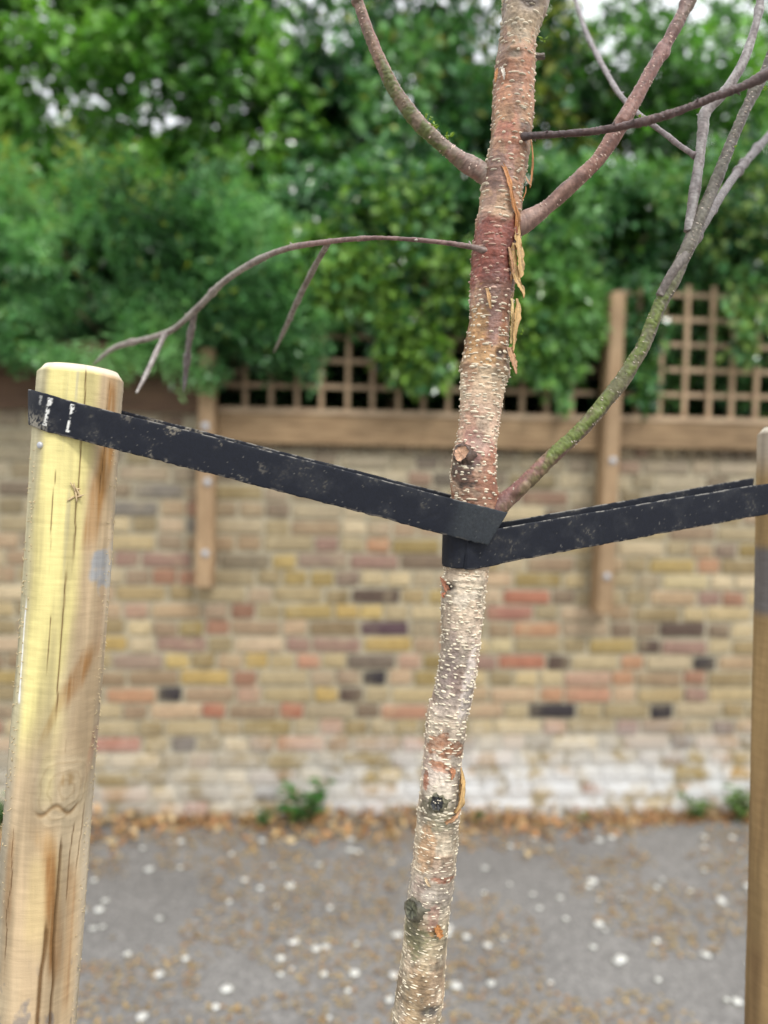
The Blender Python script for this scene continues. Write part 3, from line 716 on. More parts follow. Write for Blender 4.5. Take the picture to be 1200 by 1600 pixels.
for q in range(7):
    a = p + np.array((rng.normal(0, .003), -.001, rng.normal(0, .003))); e = a + np.array((rng.normal(.002, .005), -.003, rng.normal(0, .006)))
    V, F = tube(np.linspace(a, e, 4), np.array((.0011, .0012, .0009, .0003)), 5); SP.add(V, F, (.55, .42, .24))
for q in range(420):
    uu = (1 if rng.random() < .6 else -1) * rng.uniform(.80, 1.0); py = rng.uniform(700, 1620); uu = np.clip(uu, -.9999, .9999)
    p, nrm = on_stake(float(uu), py, -.0008)
    e = p + nrm * rng.uniform(.0008, .003) + np.array((0, 0, rng.normal(0, .002)))
    V, F = tube(np.linspace(p, e, 3), np.array((.0006, .0005, .0002)), 4); SP.add(V, F, np.array((.62, .50, .30)) * rng.uniform(.7, 1.15))
tag(SP.build('splinters', M['stake'], LS), kind='stuff')

# ================================================================== RUBBER TREE TIES
def ribbon(name, label, path, width, thick, group, seed, spots=None, n=900):
    """path rows: px, py, depth"""
    W = np.array([at_depth(*p) for p in path]); W = smooth_path(np.column_stack([W, np.array(path)]), n)
    P = W[:, :3]; px = W[:, 3]; dep = W[:, 5]
    T = np.gradient(P, axis=0); T /= np.linalg.norm(T, axis=1)[:, None]
    up = np.array((0, 0, 1.0)); Nn = np.cross(T, up); Nn /= np.linalg.norm(Nn, axis=1)[:, None]; Wd = np.cross(Nn, T)
    s = np.concatenate([[0], np.cumsum(np.linalg.norm(np.diff(P, axis=0), axis=1))])
    ac = 34                                    # rows across the face
    v = np.linspace(-1, 1, ac); h = width / 2
    prof = [(x * h, thick / 2 * (1 - .35 * abs(x) ** 8)) for x in v] + [(-x * h, -thick / 2 * (1 - .35 * abs(x) ** 8)) for x in v]
    pr = np.array(prof); m = len(pr)
    edge = (fbm(np.column_stack([s * 150, s * 0, s * 0 + seed]), 3, seed) - .5) * .0010
    wav = (fbm(np.column_stack([s * 14, s * 0, s * 0 + seed]), 2, seed + 3) - .5) * .004
    ww = pr[None, :, 0] * (1 + (pr[None, :, 0] < -h * .8) * 1.0 * edge[:, None] / h * 1.4 + (pr[None, :, 0] > h * .8) * .6 * edge[:, None] / h)
    V = P[:, None] + (ww + wav[:, None] * .3)[..., None] * Wd[:, None] + (pr[None, :, 1] + wav[:, None] * .4)[..., None] * Nn[:, None]
    cutw = np.clip(1 - s / .03, 0, 1)                       # ends cut at a slant
    V = V + (T[:, None] * (cutw[:, None] * (1 - pr[None, :, 0] / h) * .5 * .011)[..., None])
    V = V.reshape(-1, 3)
    S = np.repeat(s, m); A = np.tile(pr[:, 0] / h, n); PX = np.repeat(px, m); DP = np.repeat(dep, m)
    q = np.column_stack([S, A * h, S * 0])
    col = np.ones((len(V), 3)) * np.array((.011, .013, .020))
    dust = fbm(q * 60, 4, seed); fine = fbm(q * 420, 3, seed + 5)
    col = mixc(col, (.026, .028, .034), sstep(.45, .75, dust) * .6)
    m1 = sstep(.60, .72, fine) * sstep(.63, .78, dust + .05 * np.abs(A)); col = mixc(col, (.26, .23, .17), m1 * .22)
    rub = sstep(.93, .985, A) * sstep(.42, .62, fbm(q * (150, 0, 0) + (0, 3, 0), 3, seed + 9)); col = mixc(col, (.34, .32, .28), rub * .8)
    rub = sstep(-.90, -.985, A) * sstep(.5, .66, fbm(q * (220, 0, 0) + (0, 7, 0), 3, seed + 9)); col = mixc(col, (.24, .21, .17), rub * .8)
    spk = sstep(.93, .97, noise(q * 700, seed + 11)); col = mixc(col, (.5, .47, .4), spk * .22)
    if spots: col = spots(col, PX, A, DP, fine, dust)
    F = grid_faces(n, m)
    j = np.arange(ac - 1); e = (n - 1) * m
    caps = np.stack([j, j + 1, m - 2 - j, m - 1 - j], -1); F = np.vstack([F, caps[:, ::-1], caps + e])
    o = mk(name, V, F, M['belt'], None, col)
    a = o.data.attributes.new('uvw', 'FLOAT_VECTOR', 'POINT'); a.data.foreach_set('vector', np.column_stack([S, A * .001, S * 0]).astype(np.float32).ravel())
    tag(o, label, 'tree tie', group); return o
BY = lambda x: 640 + (x - 52) * .257
lp = []
for x in np.linspace(786, 150, 14): lp.append((x, BY(x), .7660 + (787 - x) / 668 * .0190))
cx_, cd_, cr_ = 121.0, .835, .0475
for a in np.linspace(-90, -270, 15):
    dd_ = cd_ + cr_ * math.sin(R(a)); xx = 600 + ((cx_ - 600) / FPX * cd_ + cr_ * math.cos(R(a))) / dd_ * FPX; lp.append((xx, BY(xx) - 7 * (-90 - a) / 180, cd_ + cr_ * math.sin(R(a))))
for x in np.linspace(200, 700, 9): lp.append((x, BY(x) - 7.5, .882 - (x - 119) / 616 * .0575))
lp += [(742, BY(742) - 7, .8235), (765, BY(765) - 7, .8185)]
def left_spots(col, PX, A, DP, fine, dust):
    on = DP < .836
    for c, w in ((62, 2.0), (75, 3.6), (110, 2.3)):
        d = np.abs(PX - c - 2.5 * (fine - .5)) / (w * (1 + (A > .55) * (.9 if c == 110 else .1) + (A < -.6) * (.9 if c == 110 else .3)))
        lim = (A < .85) & (A > (-.75 if c != 62 else .3)); m = sstep(1, .5, d) * lim * on; col = mixc(col, (.85, .84, .78), m * (.9 if c != 62 else .35) * sstep(.30, .42, fine))
    m = sstep(95, 55, PX) * sstep(.1, -.8, A) * sstep(.38, .6, fine) * on; col = mixc(col, (.42, .38, .30), m * .75)
    m = np.exp(-((PX - 250) / 60) ** 2) * sstep(.54, .64, fine) * sstep(.54, .62, dust); col = mixc(col, (.33, .29, .22), m * .5)
    m = np.exp(-((PX - 350) / 60) ** 2) * sstep(.54, .64, fine) * sstep(.52, .62, dust); col = mixc(col, (.33, .29, .22), m * .55)
    m = sstep(695, 725, PX) * (DP < .79); col = mixc(col, (.040, .046, .050), m * .7)      # scuffed tail, its shine put into the colour
    return col
ribbon('tree_tie', 'black rubber strap looped round the yellow stake, splashed white', lp, .0370, .0026, 'rubber tree ties', 5, left_spots)
RY = lambda x: 862 - (x - 731) * .178
rp = [(1179, 770, .938), (1100, 784, .915), (1000, 803, .888), (900, 821, .861), (800, 840, .836)]
for a in np.linspace(75, -90, 14):
    dd_ = .80 + .0262 * math.sin(R(a)); xx = 600 + ((732 - 600) / FPX * .8 - .0262 * math.cos(R(a))) / dd_ * FPX
    rp.append((xx, 862 - 10 * (a + 90) / 165, dd_))
for x in np.linspace(785, 1170, 9): rp.append((x, RY(x), .7735 + (x - 731) / 511 * .1405))
for a in np.linspace(-90, 85, 12):
    dd_ = .965 + .0475 * math.sin(R(a)); rp.append((600 + ((1241 - 600) / FPX * .965 + .0475 * math.cos(R(a))) / dd_ * FPX, 771 - 8 * (a + 90) / 175, dd_))
ribbon('tree_tie', 'black ribbed rubber strap looped round the birch, running to the right stake', rp, .0365, .0024, 'rubber tree ties', 15)

# ================================================================== YOUNG BIRCH
TD = .80                                       # distance of the trunk
EDGES = [(-160, 800, 866), (-60, 792, 860), (0, 786, 857), (30, 785, 846), (60, 782, 838), (100, 775, 837), (130, 772, 835), (170, 769, 834), (200, 767, 832), (250, 764, 825), (300, 754, 816), (350, 745, 811),
         (400, 738, 804), (450, 735, 803), (500, 733, 797), (550, 726, 794), (578, 721, 796), (600, 721, 789), (640, 719, 783), (680, 715, 778), (720, 706, 776), (750, 704, 776), (780, 705, 776), (830, 700, 769),
         (890, 696, 762), (930, 690, 758), (1000, 689, 752), (1050, 684, 745), (1090, 675, 737), (1120, 667, 729), (1150, 665, 727), (1200, 660, 722), (1250, 655, 720), (1300, 650, 716), (1350, 644, 712), (1400, 638, 706), (1450, 632, 700),
         (1500, 627, 697), (1550, 620, 692), (1600, 613, 685), (1650, 607, 681)]
tw_ = np.array([np.append(at_depth((l + r) / 2, y, TD), [(r - l) / 2 * TD / FPX, y]) for y, l, r in EDGES])
vis = smooth_path(tw_, 1500)
b0 = vis[-1]
low = smooth_path(np.array([b0, b0 + np.array((-.045, .003, -.33, .003, 600)), b0 + np.array((-.075, .008, -.66, .007, 1200)), np.append((b0[0] - .085, b0[1] + .01, -.05), [.036, 3400])]), 90)[1:]
u0 = vis[0]
upp = smooth_path(np.array([u0 + np.array((.30, .05, 1.6, -.018, -2400)), u0 + np.array((.16, .02, .8, -.008, -1200)), u0 + np.array((.06, .005, .3, -.003, -450)), u0]), 120)[:-1]
TR = np.vstack([upp, vis, low]); TP_, TRad, TV = TR[:, :3], TR[:, 3], TR[:, 4]
front = -np.array((math.sin(R(3.9)), math.cos(R(3.9)), 0)); rightv = MW[:, 0]
tT = np.gradient(TP_, axis=0); tT /= np.linalg.norm(tT, axis=1)[:, None]
k9 = np.ones(61) / 61
tT = np.column_stack([np.convolve(np.pad(tT[:, i], 30, 'edge'), k9, 'valid') for i in range(3)]); tT /= np.linalg.norm(tT, axis=1)[:, None]
tN = front[None] - tT * (tT @ front)[:, None]; tN /= np.linalg.norm(tN, axis=1)[:, None]
tB = np.cross(tT, tN); tB *= np.sign(tB @ rightv)[:, None]
def row(py): return int(np.argmin(np.abs(TV - py)))
def center_px(py): 
    y = [e[0] for e in EDGES]; return np.interp(py, y, [(e[1] + e[2]) / 2 for e in EDGES]), np.interp(py, y, [(e[2] - e[1]) / 2 for e in EDGES])
def on_trunk(px, py, off=0.0):
    i = row(py); c, h = center_px(py); u = np.clip((px - c) / h, -.999, .999); w = math.sqrt(1 - u * u)
    n_ = tN[i] * w + tB[i] * u; return TP_[i] + n_ * (TRad[i] + off), n_, tT[i]
birch = empty('birch_tree', (float(TP_[-1][0]), float(TP_[-1][1]), 0))
tag(birch, 'young birch with peeling pink and cream bark strapped between the stakes', 'tree')
ns = 200; nr = len(TP_); th = np.arange(ns) / ns * 2 * np.pi
TH = np.repeat(th[None], nr, 0); U = np.sin(TH).ravel(); CO = np.cos(TH).ravel(); V_ = np.repeat(TV, ns)
arcp = (((TH + np.pi) % (2 * np.pi) - np.pi) * (TRad[:, None] * FPX / TD)).ravel()              # photo pixels along the girth
sl = np.concatenate([[0], np.cumsum(np.linalg.norm(np.diff(TP_, axis=0), axis=1))])
Q = np.stack([np.cos(TH) * .0215, np.sin(TH) * .0215, np.repeat(sl[:, None], ns, 1)], -1).reshape(-1, 3)
blot = fbm(Q * (55, 55, 38), 4, 51); band = fbm(Q * (30, 30, 330), 3, 53); fine = fbm(Q * (420, 420, 420), 3, 55); big = fbm(Q * (24, 24, 15), 3, 57); ringn = fbm(Q * (10, 10, 120), 3, 59)
ridge = fbm(Q * (110, 110, 620), 3, 65)
disp = (big - .5) * .0034 + (ringn - .5) * .0016 + (band - .5) * .0007 + (fine - .5) * .0011 + (ridge - .5) * .0010 * (.4 + .6 * sstep(1230, 1290, V_))
BASEC = [(-3000, (.45, .33, .23)), (-50, (.50, .42, .32)), (20, (.42, .37, .30)), (60, (.50, .40, .27)), (120, (.50, .32, .21)), (200, (.54, .37, .23)), (300, (.50, .36, .25)), (345, (.52, .40, .27)), (362, (.27, .10, .075)), (440, (.30, .12, .09)),
         (470, (.44, .29, .22)), (540, (.42, .25, .13)), (580, (.48, .36, .23)), (600, (.62, .49, .34)), (640, (.58, .43, .32)), (680, (.64, .47, .35)), (710, (.45, .26, .18)), (760, (.42, .22, .14)), (800, (.5, .3, .2)), (890, (.62, .48, .31)),
         (920, (.68, .55, .37)), (1000, (.62, .50, .38)), (1080, (.60, .49, .41)), (1125, (.66, .55, .40)), (1200, (.64, .55, .46)), (1240, (.52, .46, .35)), (1290, (.52, .42, .27)), (1340, (.60, .49, .33)), (1380, (.60, .53, .44)), (1440, (.46, .39, .23)), (1500, (.56, .45, .27)), (1600, (.56, .45, .28)), (5000, (.40, .32, .22))]
yy = [b[0] for b in BASEC]
wob = V_ + (blot - .5) * 46
col = np.column_stack([np.interp(wob, yy, [b[1][i] for b in BASEC]) for i in range(3)])
pk = sstep(.50, .64, blot); col = mixc(col, col * np.array((.80, .66, .62)), pk * .75)                      # pinkish under-bark
col = col * np.array((.86, .80, .76)); tn = sstep(.52, .66, fbm(Q * (50, 50, 60), 4, 61)); col = mixc(col, np.array((.70, .60, .43)), tn * .35 * (V_ > 580))
def patch(px, py, rx, ry, c, a, jag=26, seed=71, hard=.35):
    global col
    cx, hw = center_px(py); u = np.clip((px - cx) / hw, -.98, .98); a0 = math.asin(u) * hw
    ix = np.nonzero((np.abs(arcp - a0) < rx * 2 + 8) & (np.abs(V_ - py) < ry * 2 + 8))[0]
    nz = (fbm(Q[ix] * (90, 90, 90) + seed, 3, seed) - .5) * jag / max(rx, ry) * 2.6 + (fbm(Q[ix] * (300, 300, 500), 2, seed + 1) - .5) * .5
    d = np.sqrt(((arcp[ix] - a0) / rx) ** 2 + ((V_[ix] - py) / ry) ** 2) + nz
    m = sstep(1, 1 - hard, d) * a * (.75 + .25 * sstep(.35, .6, fbm(Q[ix] * (200, 200, 500), 2, seed + 4))); col[ix] = mixc(col[ix], c, m)
    if a > .8: disp[ix] -= .0004 * m                        # the outer layer has peeled away here
RD = (.26, .085, .06); OR = (.42, .145, .04); TANB = (.50, .31, .13); GRN = (.13, .15, .045)
patch(772, 285, 26, 42, (.34, .21, .18), .8); patch(800, 235, 18, 30, (.42, .19, .12), .8); patch(755, 330, 22, 25, (.38, .27, .21), .7)
patch(775, 370, 34, 22, RD, .7, 14); patch(758, 420, 44, 34, RD, .85); patch(790, 150, 30, 40, (.45, .23, .14), .6); patch(780, 215, 20, 16, (.42, .17, .12), .8, 12)
patch(743, 505, 19, 60, TANB, .95, 16, 75, .2); patch(752, 560, 40, 18, TANB, .8, 14, 79); patch(770, 515, 12, 45, (.34, .20, .17), .8); patch(745, 470, 34, 20, (.48, .32, .26), .7); patch(800, 470, 14, 60, (.55, .38, .17), .8)
patch(765, 760, 24, 34, (.36, .15, .09), .8); patch(721, 735, 27, 36, (.07, .05, .04), .95, 26, 72, .5); patch(740, 700, 30, 22, (.40, .20, .17), .6)
patch(684, 1158, 26, 19, OR, .85, 20, 81, .25); patch(708, 1165, 22, 11, OR, .85, 16, 83, .25); patch(678, 1186, 18, 7, OR, .9, 8, 85); patch(664, 1215, 9, 22, (.40, .12, .04), .9, 12, 87); patch(690, 1192, 22, 8, (.42, .13, .04), .7, 12, 88)
patch(683, 1262, 34, 22, (.24, .22, .12), .75); patch(664, 1315, 17, 50, (.46, .22, .07), .7, 20, 89); patch(690, 1359, 26, 6, (.46, .14, .05), .95, 8, 91, .25); patch(675, 1415, 10, 24, (.38, .17, .12), .7, 10, 93, .25); patch(679, 1440, 14, 7, (.52, .22, .05), .9, 8, 94)
patch(650, 1450, 34, 26, GRN, .7); patch(650, 1540, 22, 60, (.50, .30, .11), .55, 20, 95); patch(715, 930, 30, 16, (.62, .54, .42), .6); patch(700, 1040, 16, 60, (.40, .26, .24), .5); patch(730, 1060, 14, 70, (.68, .60, .54), .6)
patch(816, 213, 17, 15, (.12, .08, .06), .85, 12, 97); patch(748, 392, 12, 10, (.2, .12, .09), .5, 10, 98); patch(815, 40, 40, 40, (.44, .39, .28), .6); patch(797, 68, 14, 16, (.25, .22, .15), .7)
# raised nodes, branch collars, pruning wounds
def node(px, py, rx, ry, h, pw=2):
    cx, hw = center_px(py); u = np.clip((px - cx) / hw, -.98, .98); a0 = math.asin(u) * hw
    d = np.sqrt(((arcp - a0) / rx) ** 2 + ((V_ - py) / ry) ** 2); return np.exp(-d ** pw) * h
for a in ((765, 268, 30, 34, .004), (812, 350, 26, 30, .004), (765, 392, 14, 14, .002), (775, 790, 24, 24, .004), (722, 725, 24, 34, .0045), (683, 1243, 26, 28, .003), (655, 1412, 28, 34, .005), (700, 915, 20, 14, .003),
          (776, 555, 17, 14, .0025), (798, 102, 20, 16, .003), (825, 18, 34, 26, .005), (672, 1558, 24, 14, .002), (812, 213, 16, 14, .003), (676, 1118, 30, 12, .001), (752, 345, 20, 10, .001)):
    disp += node(*a)
for py, h in ((578, .0009), (348, .0007), (1108, .0008), (905, .0008), (240, .0006)): disp += h * np.exp(-((V_ - py + (blot - .5) * 30) / 5) ** 2)
for (px, py, rx, ry, dp, c) in ((700, 917, 11, 7, .0025, (.09, .07, .055)), (776, 557, 8, 8, .0022, (.10, .06, .04)), (800, 102, 11, 8, .0025, (.16, .13, .09)), (822, 20, 17, 14, .0035, (.10, .085, .07)), (672, 1558, 20, 9, .0026, (.10, .085, .07))):
    m = node(px, py, rx, ry, 1, 4); disp -= dp * m * (.6 + fine); col = mixc(col, c, np.clip(m * (.55 + .9 * fine), 0, 1))
col = mixc(col, (.22, .19, .12), sstep(.62, .72, fbm(Q * (160, 160, 160), 3, 63)) * .5 * sstep(1230, 1300, V_))
col = col * (.86 + .24 * sstep(.3, .7, band))[:, None] * (.84 + .32 * sstep(.3, .7, fine))[:, None] * (.88 + .20 * sstep(.3, .68, ridge))[:, None] * (.66 + .58 * sstep(.32, .66, fbm(Q * (70, 70, 26), 4, 67)))[:, None]
upm = sstep(620, 540, V_); col = col * (1 - upm[:, None] * np.array((.13, .22, .28))); lom = sstep(860, 900, V_); col = mixc(col, col.mean(1, keepdims=True) * np.array((1.05, 1.0, .92)), lom * .25)
rr_ = TRad[:, None] + disp.reshape(nr, ns)
Vv = TP_[:, None] + rr_[..., None] * (np.cos(TH)[..., None] * tN[:, None] + np.sin(TH)[..., None] * tB[:, None])
mk('trunk', Vv.reshape(-1, 3), grid_faces(nr, ns), M['bark'], birch, col)
RRT = rr_
def surf(i, t, off):
    j = int(round(t / (2 * np.pi) * ns)) % ns; n_ = tN[i] * math.cos(t) + tB[i] * math.sin(t)
    return TP_[i] + n_ * (RRT[i, j] + off), n_, tT[i], tN[i] * -math.sin(t) + tB[i] * math.cos(t)
# lenticels: small corky dashes standing proud of the bark
la = np.linspace(0, 2 * np.pi, 9)[:-1]
dome = np.vstack([np.column_stack([np.cos(la), np.sin(la), 0 * la]), np.column_stack([.6 * np.cos(la), .6 * np.sin(la), .75 + 0 * la]), [[0, 0, 1]]])
j = np.arange(8); k = (j + 1) % 8
dF = [np.stack([j, k, k + 8, j + 8], -1), np.stack([j + 8, k + 8, np.full(8, 16)], -1)]
def dashes(A, pos, n_, t_, side, w, h, d, c):
    V = pos + dome[:, :1] * side * w + dome[:, 1:2] * t_ * h + (dome[:, 2:] * d - .0003) * n_
    A.add(V, dF, c)
LE = Acc()
for q in range(4700):
    py = rng.uniform(-60, 1640)
    dens = np.interp(py, [0, 300, 590, 640, 900, 1100, 1200, 1280, 1360, 1640], [.35, .55, .75, .9, .8, .75, .6, 1.0, 1.0, .7])
    if rng.random() > dens: continue
    t = rng.uniform(-np.pi, np.pi); i = row(py)
    sm = 1.0 if py < 1270 else .62
    p, n_, t_, sd_ = surf(i, t, 0)
    w = rng.gamma(3.5, .00058) * (sm if sm == 1 else .8) + .0007; h = rng.uniform(.0008, .0017) * (sm if sm == 1 else .55)
    redz = 350 < py < 460
    dashes(LE, p, n_, t_ + sd_ * rng.normal(0, .12), sd_, w, h, rng.uniform(.0008, .0024) * sm, (np.array((.76, .67, .50) if not redz else (.55, .36, .27)) * .86 + col[i * ns + int(t / (2 * np.pi) * ns) % ns] * .2) * rng.uniform(.72, 1.12))
tag(LE.build('lenticels', M['lent'], birch), kind='stuff')

# ---- pruned stubs
def stub(px, py, rad_px, out, tilt, face, rim, name='pruning_stub'):
    p, n_, t_ = on_trunk(px, py, -.003); d = n_ + np.array(tilt); d /= np.linalg.norm(d); r = rad_px * TD / FPX
    prof = [(r * 1.35, 0), (r * 1.25, .003), (r * 1.12, .55 * out + .003), (r * 1.05, out + .003), (r * .86, out + .0038), (r * .8, out + .0028), (r * .3, out + .0024), (r * .02, out + .0024)]
    P = []; Cc = []
    a = np.arange(22) / 22 * 2 * np.pi
    e1 = np.cross(d, (0, 0, 1.)); e1 /= np.linalg.norm(e1); e2 = np.cross(d, e1)
    for kx, (rr, z) in enumerate(prof):
        jag = 1 + rng.normal(0, .11 if kx < 6 else .04, 22)
        P.append(p + (rr * jag * np.cos(a))[:, None] * e1 + (rr * jag * np.sin(a))[:, None] * e2 + d * (z + (rng.normal(0, .0008, 22)))[:, None])
        Cc.append(np.array(rim if kx < 5 else face) * rng.uniform(.45, 1.5, (22, 1)) * np.ones((22, 3)))
    return mk(name, np.vstack(P), grid_faces(len(prof), 22), M['bark'], birch, np.vstack(Cc))
stub(723, 716, 14, .0065, (-.15, 0, .25), (.62, .36, .22), (.09, .055, .04))['label'] = 'freshly torn orange-pink stub in a dark collar'
stub(682, 1243, 12, .005, (-.1, 0, .1), (.035, .035, .036), (.13, .12, .075))['label'] = 'black round pruning scar'
stub(652, 1409, 14, .009, (-.45, 0, .2), (.12, .12, .075), (.10, .09, .06))['label'] = 'grey-green cut branch stub'
stub(836, 91, 4.5, .008, (.8, 0, .05), (.16, .13, .09), (.14, .11, .08))

# ---- branches
def colour_tube(n_, ns_, stops, s, seed, P, under=None):
    """stops: (fraction, rgb); under: (f0, f1, rgb) moss on the lower flank"""
    f = np.repeat(np.linspace(0, 1, n_), ns_)
    c = np.column_stack([np.interp(f, [a[0] for a in stops], [a[1][i] for a in stops]) for i in range(3)])
    return f, c
def branch(name, pts, stops, moss=(), parent=None, lent=0, ns_=22, seg=None, buds=0, rough=1.0, lc=(.62, .47, .38), k=1.0):
    """pts: px, py, depth, width in photo pixels"""
    W = np.array([np.append(at_depth(x, y, d), w / 2 * d / FPX * (k if i > 1 else (1 + k) / 2)) for i, (x, y, d, w) in enumerate(pts)])
    Ln = np.linalg.norm(np.diff(W[:, :3], axis=0), axis=1).sum(); n_ = seg or int(max(30, Ln / .0011))
    S = smooth_path(W, n_); P = S[:, :3]; r = S[:, 3]
    T, Nn, B = frames(P); a = np.arange(ns_) / ns_ * 2 * np.pi
    q = np.stack([np.repeat(np.linspace(0, Ln, n_)[:, None], ns_, 1), np.cos(a)[None] * r[:, None], np.sin(a)[None] * r[:, None]], -1).reshape(-1, 3) + hash(name + str(pts[0][0])) % 97
    b = fbm(q * (70, 160, 160), 3, 7); kn = sstep(.66, .8, fbm(q * (38, 50, 50), 2, 29)); fi = fbm(q * 600, 3, 9); lump = fbm(q * (45, 60, 60), 2, 12)
    dsp = ((lump - .5) * .34 * r.repeat(ns_) + kn * .35 * r.repeat(ns_) + (fi - .5) * .0012 * rough).reshape(n_, ns_)
    c = colour_tube(n_, ns_, stops, 0, 0, P)[1]; f = np.repeat(np.linspace(0, 1, n_), ns_)
    nz = (np.cos(a)[None, :, None] * Nn[:, None] + np.sin(a)[None, :, None] * B[:, None]).reshape(-1, 3)
    c = mixc(c, c * np.array((.62, .56, .56)), sstep(.42, .62, b) * .85); c = mixc(c, c * 1.35 + .03, sstep(.55, .72, fbm(q * (200, 260, 260), 3, 15)) * .6)
    for (f0, f1, mc, dirx, amt) in moss:
        face = sstep(-.35, .45, nz @ (np.array(dirx) / np.linalg.norm(dirx)))
        m = sstep(f0 - .03, f0 + .03, f + (b - .5) * .12) * sstep(f1 + .03, f1 - .03, f + (b - .5) * .12) * np.clip(face * 1.3 + (fi - .5), 0, 1) * amt * (.35 + .65 * sstep(.38, .55, fbm(q * (90, 130, 130), 4, 19)))
        c = mixc(c, mc, m); dsp = dsp + (m * .0022 * (fi - .2)).reshape(n_, ns_)
    c = c * (.32 + .98 * fi)[:, None]
    V, F = tube(P, r, ns_, dsp)
    o = mk(name, V, F, M['bark'], parent or birch, np.vstack([c, c[0], c[-1]]))
    if lent:
        A = Acc()
        for z in range(lent):
            i = rng.integers(2, n_ - 2); t = rng.uniform(0, 2 * np.pi)
            nn = Nn[i] * math.cos(t) + B[i] * math.sin(t); sd_ = -Nn[i] * math.sin(t) + B[i] * math.cos(t)
            dashes(A, P[i] + nn * r[i], nn, T[i], sd_, rng.uniform(.0009, .0019), rng.uniform(.0005, .0009), rng.uniform(.0005, .0011), np.array(lc) * 1.2 * rng.uniform(.8, 1.1))
        tag(A.build('lenticels', M['lent'], birch if parent is None else parent), kind='stuff')
    if buds:
        A = Acc()
        for z in range(buds):
            i = int((z + rng.uniform(.2, .8)) / buds * (n_ - 4)) + 1; t = rng.uniform(0, 2 * np.pi); nn = Nn[i] * math.cos(t) + B[i] * math.sin(t)
            e = P[i] + nn * (r[i] + .0026) + T[i] * .003
            Vb, Fb = tube(smooth_path(np.array([P[i], (P[i] + e) / 2 + nn * .0005, e]), 5), np.array((.0013, .0016, .0014, .0009, .0002)), 6); A.add(Vb, Fb, np.array(stops[-1][1]) * .8)
        tag(A.build('buds', M['bark'], birch if parent is None else parent), kind='stuff')
    return o
PR = (.34, .175, .125); PRD = (.21, .115, .085); GY = (.20, .175, .145); PG = (.42, .385, .36); DK = (.085, .055, .05)
MS = (.13, .16, .035); MB = (.17, .215, .045)
branch('branch', [(775, 282, .800, 40), (745, 264, .796, 36), (705, 238, .790, 31), (655, 192, .784, 30), (617, 140, .780, 27), (590, 85, .776, 25), (566, 22, .772, 22), (548, -45, .768, 21), (520, -200, .76, 17), (505, -420, .75, 10)],
       [(0, (.30, .24, .18)), (.12, (.38, .27, .23)), (.4, PR), (.6, (.30, .22, .17)), (1, PRD)], [(.10, .34, MS, (-.3, -.5, -1), .95), (.03, .11, (.30, .12, .08), (0, -.3, -1), .6), (.36, .75, (.12, .13, .06), (-.6, -.3, -.3), .55)], lent=320, k=.72)
branch('branch', [(795, 356, .800, 40), (815, 349, .798, 38), (850, 327, .795, 35), (892, 290, .790, 32), (932, 252, .786, 31), (962, 208, .784, 34), (985, 170, .782, 32), (1012, 120, .780, 29), (1042, 68, .778, 27), (1078, -5, .775, 25), (1130, -140, .77, 21), (1180, -380, .76, 12)],
       [(0, (.42, .28, .22)), (.2, PR), (.45, (.33, .18, .15)), (.6, (.24, .165, .14)), (1, GY)], [(.5, .95, (.16, .16, .08), (.7, -.4, 0), .45)], lent=620, k=.70)
tw1 = branch('twig', [(800, 214, .795, 22), (819, 213, .781, 15), (834, 212, .776, 11), (870, 210, .768, 10), (930, 205, .756, 11), (1000, 191, .742, 12), (1060, 174, .732, 12), (1120, 150, .722, 13), (1160, 135, .716, 14), (1205, 112, .708, 16), (1290, 60, .69, 12), (1400, 20, .67, 6)],
       [(0, DK), (.3, (.12, .065, .055)), (1, (.13, .095, .085))], (), buds=22, ns_=14, rough=2)
branch('twig', [(782, 394, .795, 16), (762, 393, .783, 15), (742, 387, .782, 11), (700, 380, .784, 9), (640, 374, .79, 8.5), (580, 372, .80, 8), (510, 378, .84, 10), (450, 388, .90, 11), (400, 408, .96, 12), (350, 440, 1.02, 12), (310, 480, 1.07, 11), (270, 515, 1.12, 11), (235, 528, 1.15, 10), (180, 543, 1.2, 9), (145, 570, 1.23, 2)],
       [(0, (.28, .22, .18)), (.08, (.22, .13, .11)), (.3, (.33, .20, .17)), (.45, (.40, .345, .29)), (1, (.44, .39, .33))], (), buds=12, ns_=14, k=.85)
branch('twig', [(515, 376, .838, 8), (490, 420, .93, 9), (465, 470, 1.03, 9), (445, 515, 1.12, 7), (428, 550, 1.2, 1.5)], [(0, (.34, .29, .25)), (1, (.38, .34, .3))], (), buds=4, ns_=12)
branch('twig', [(258, 522, 1.125, 8), (240, 560, 1.10, 8), (226, 590, 1.06, 7), (213, 614, 1.03, 3)], [(0, (.33, .29, .26)), (1, (.42, .38, .34))], (), buds=3, ns_=12)
branch('twig', [(305, 484, 1.075, 9), (296, 530, 1.13, 9), (291, 575, 1.18, 8), (287, 612, 1.2, 2)], [(0, (.33, .29, .26)), (1, (.30, .27, .28))], (), buds=3, ns_=12)
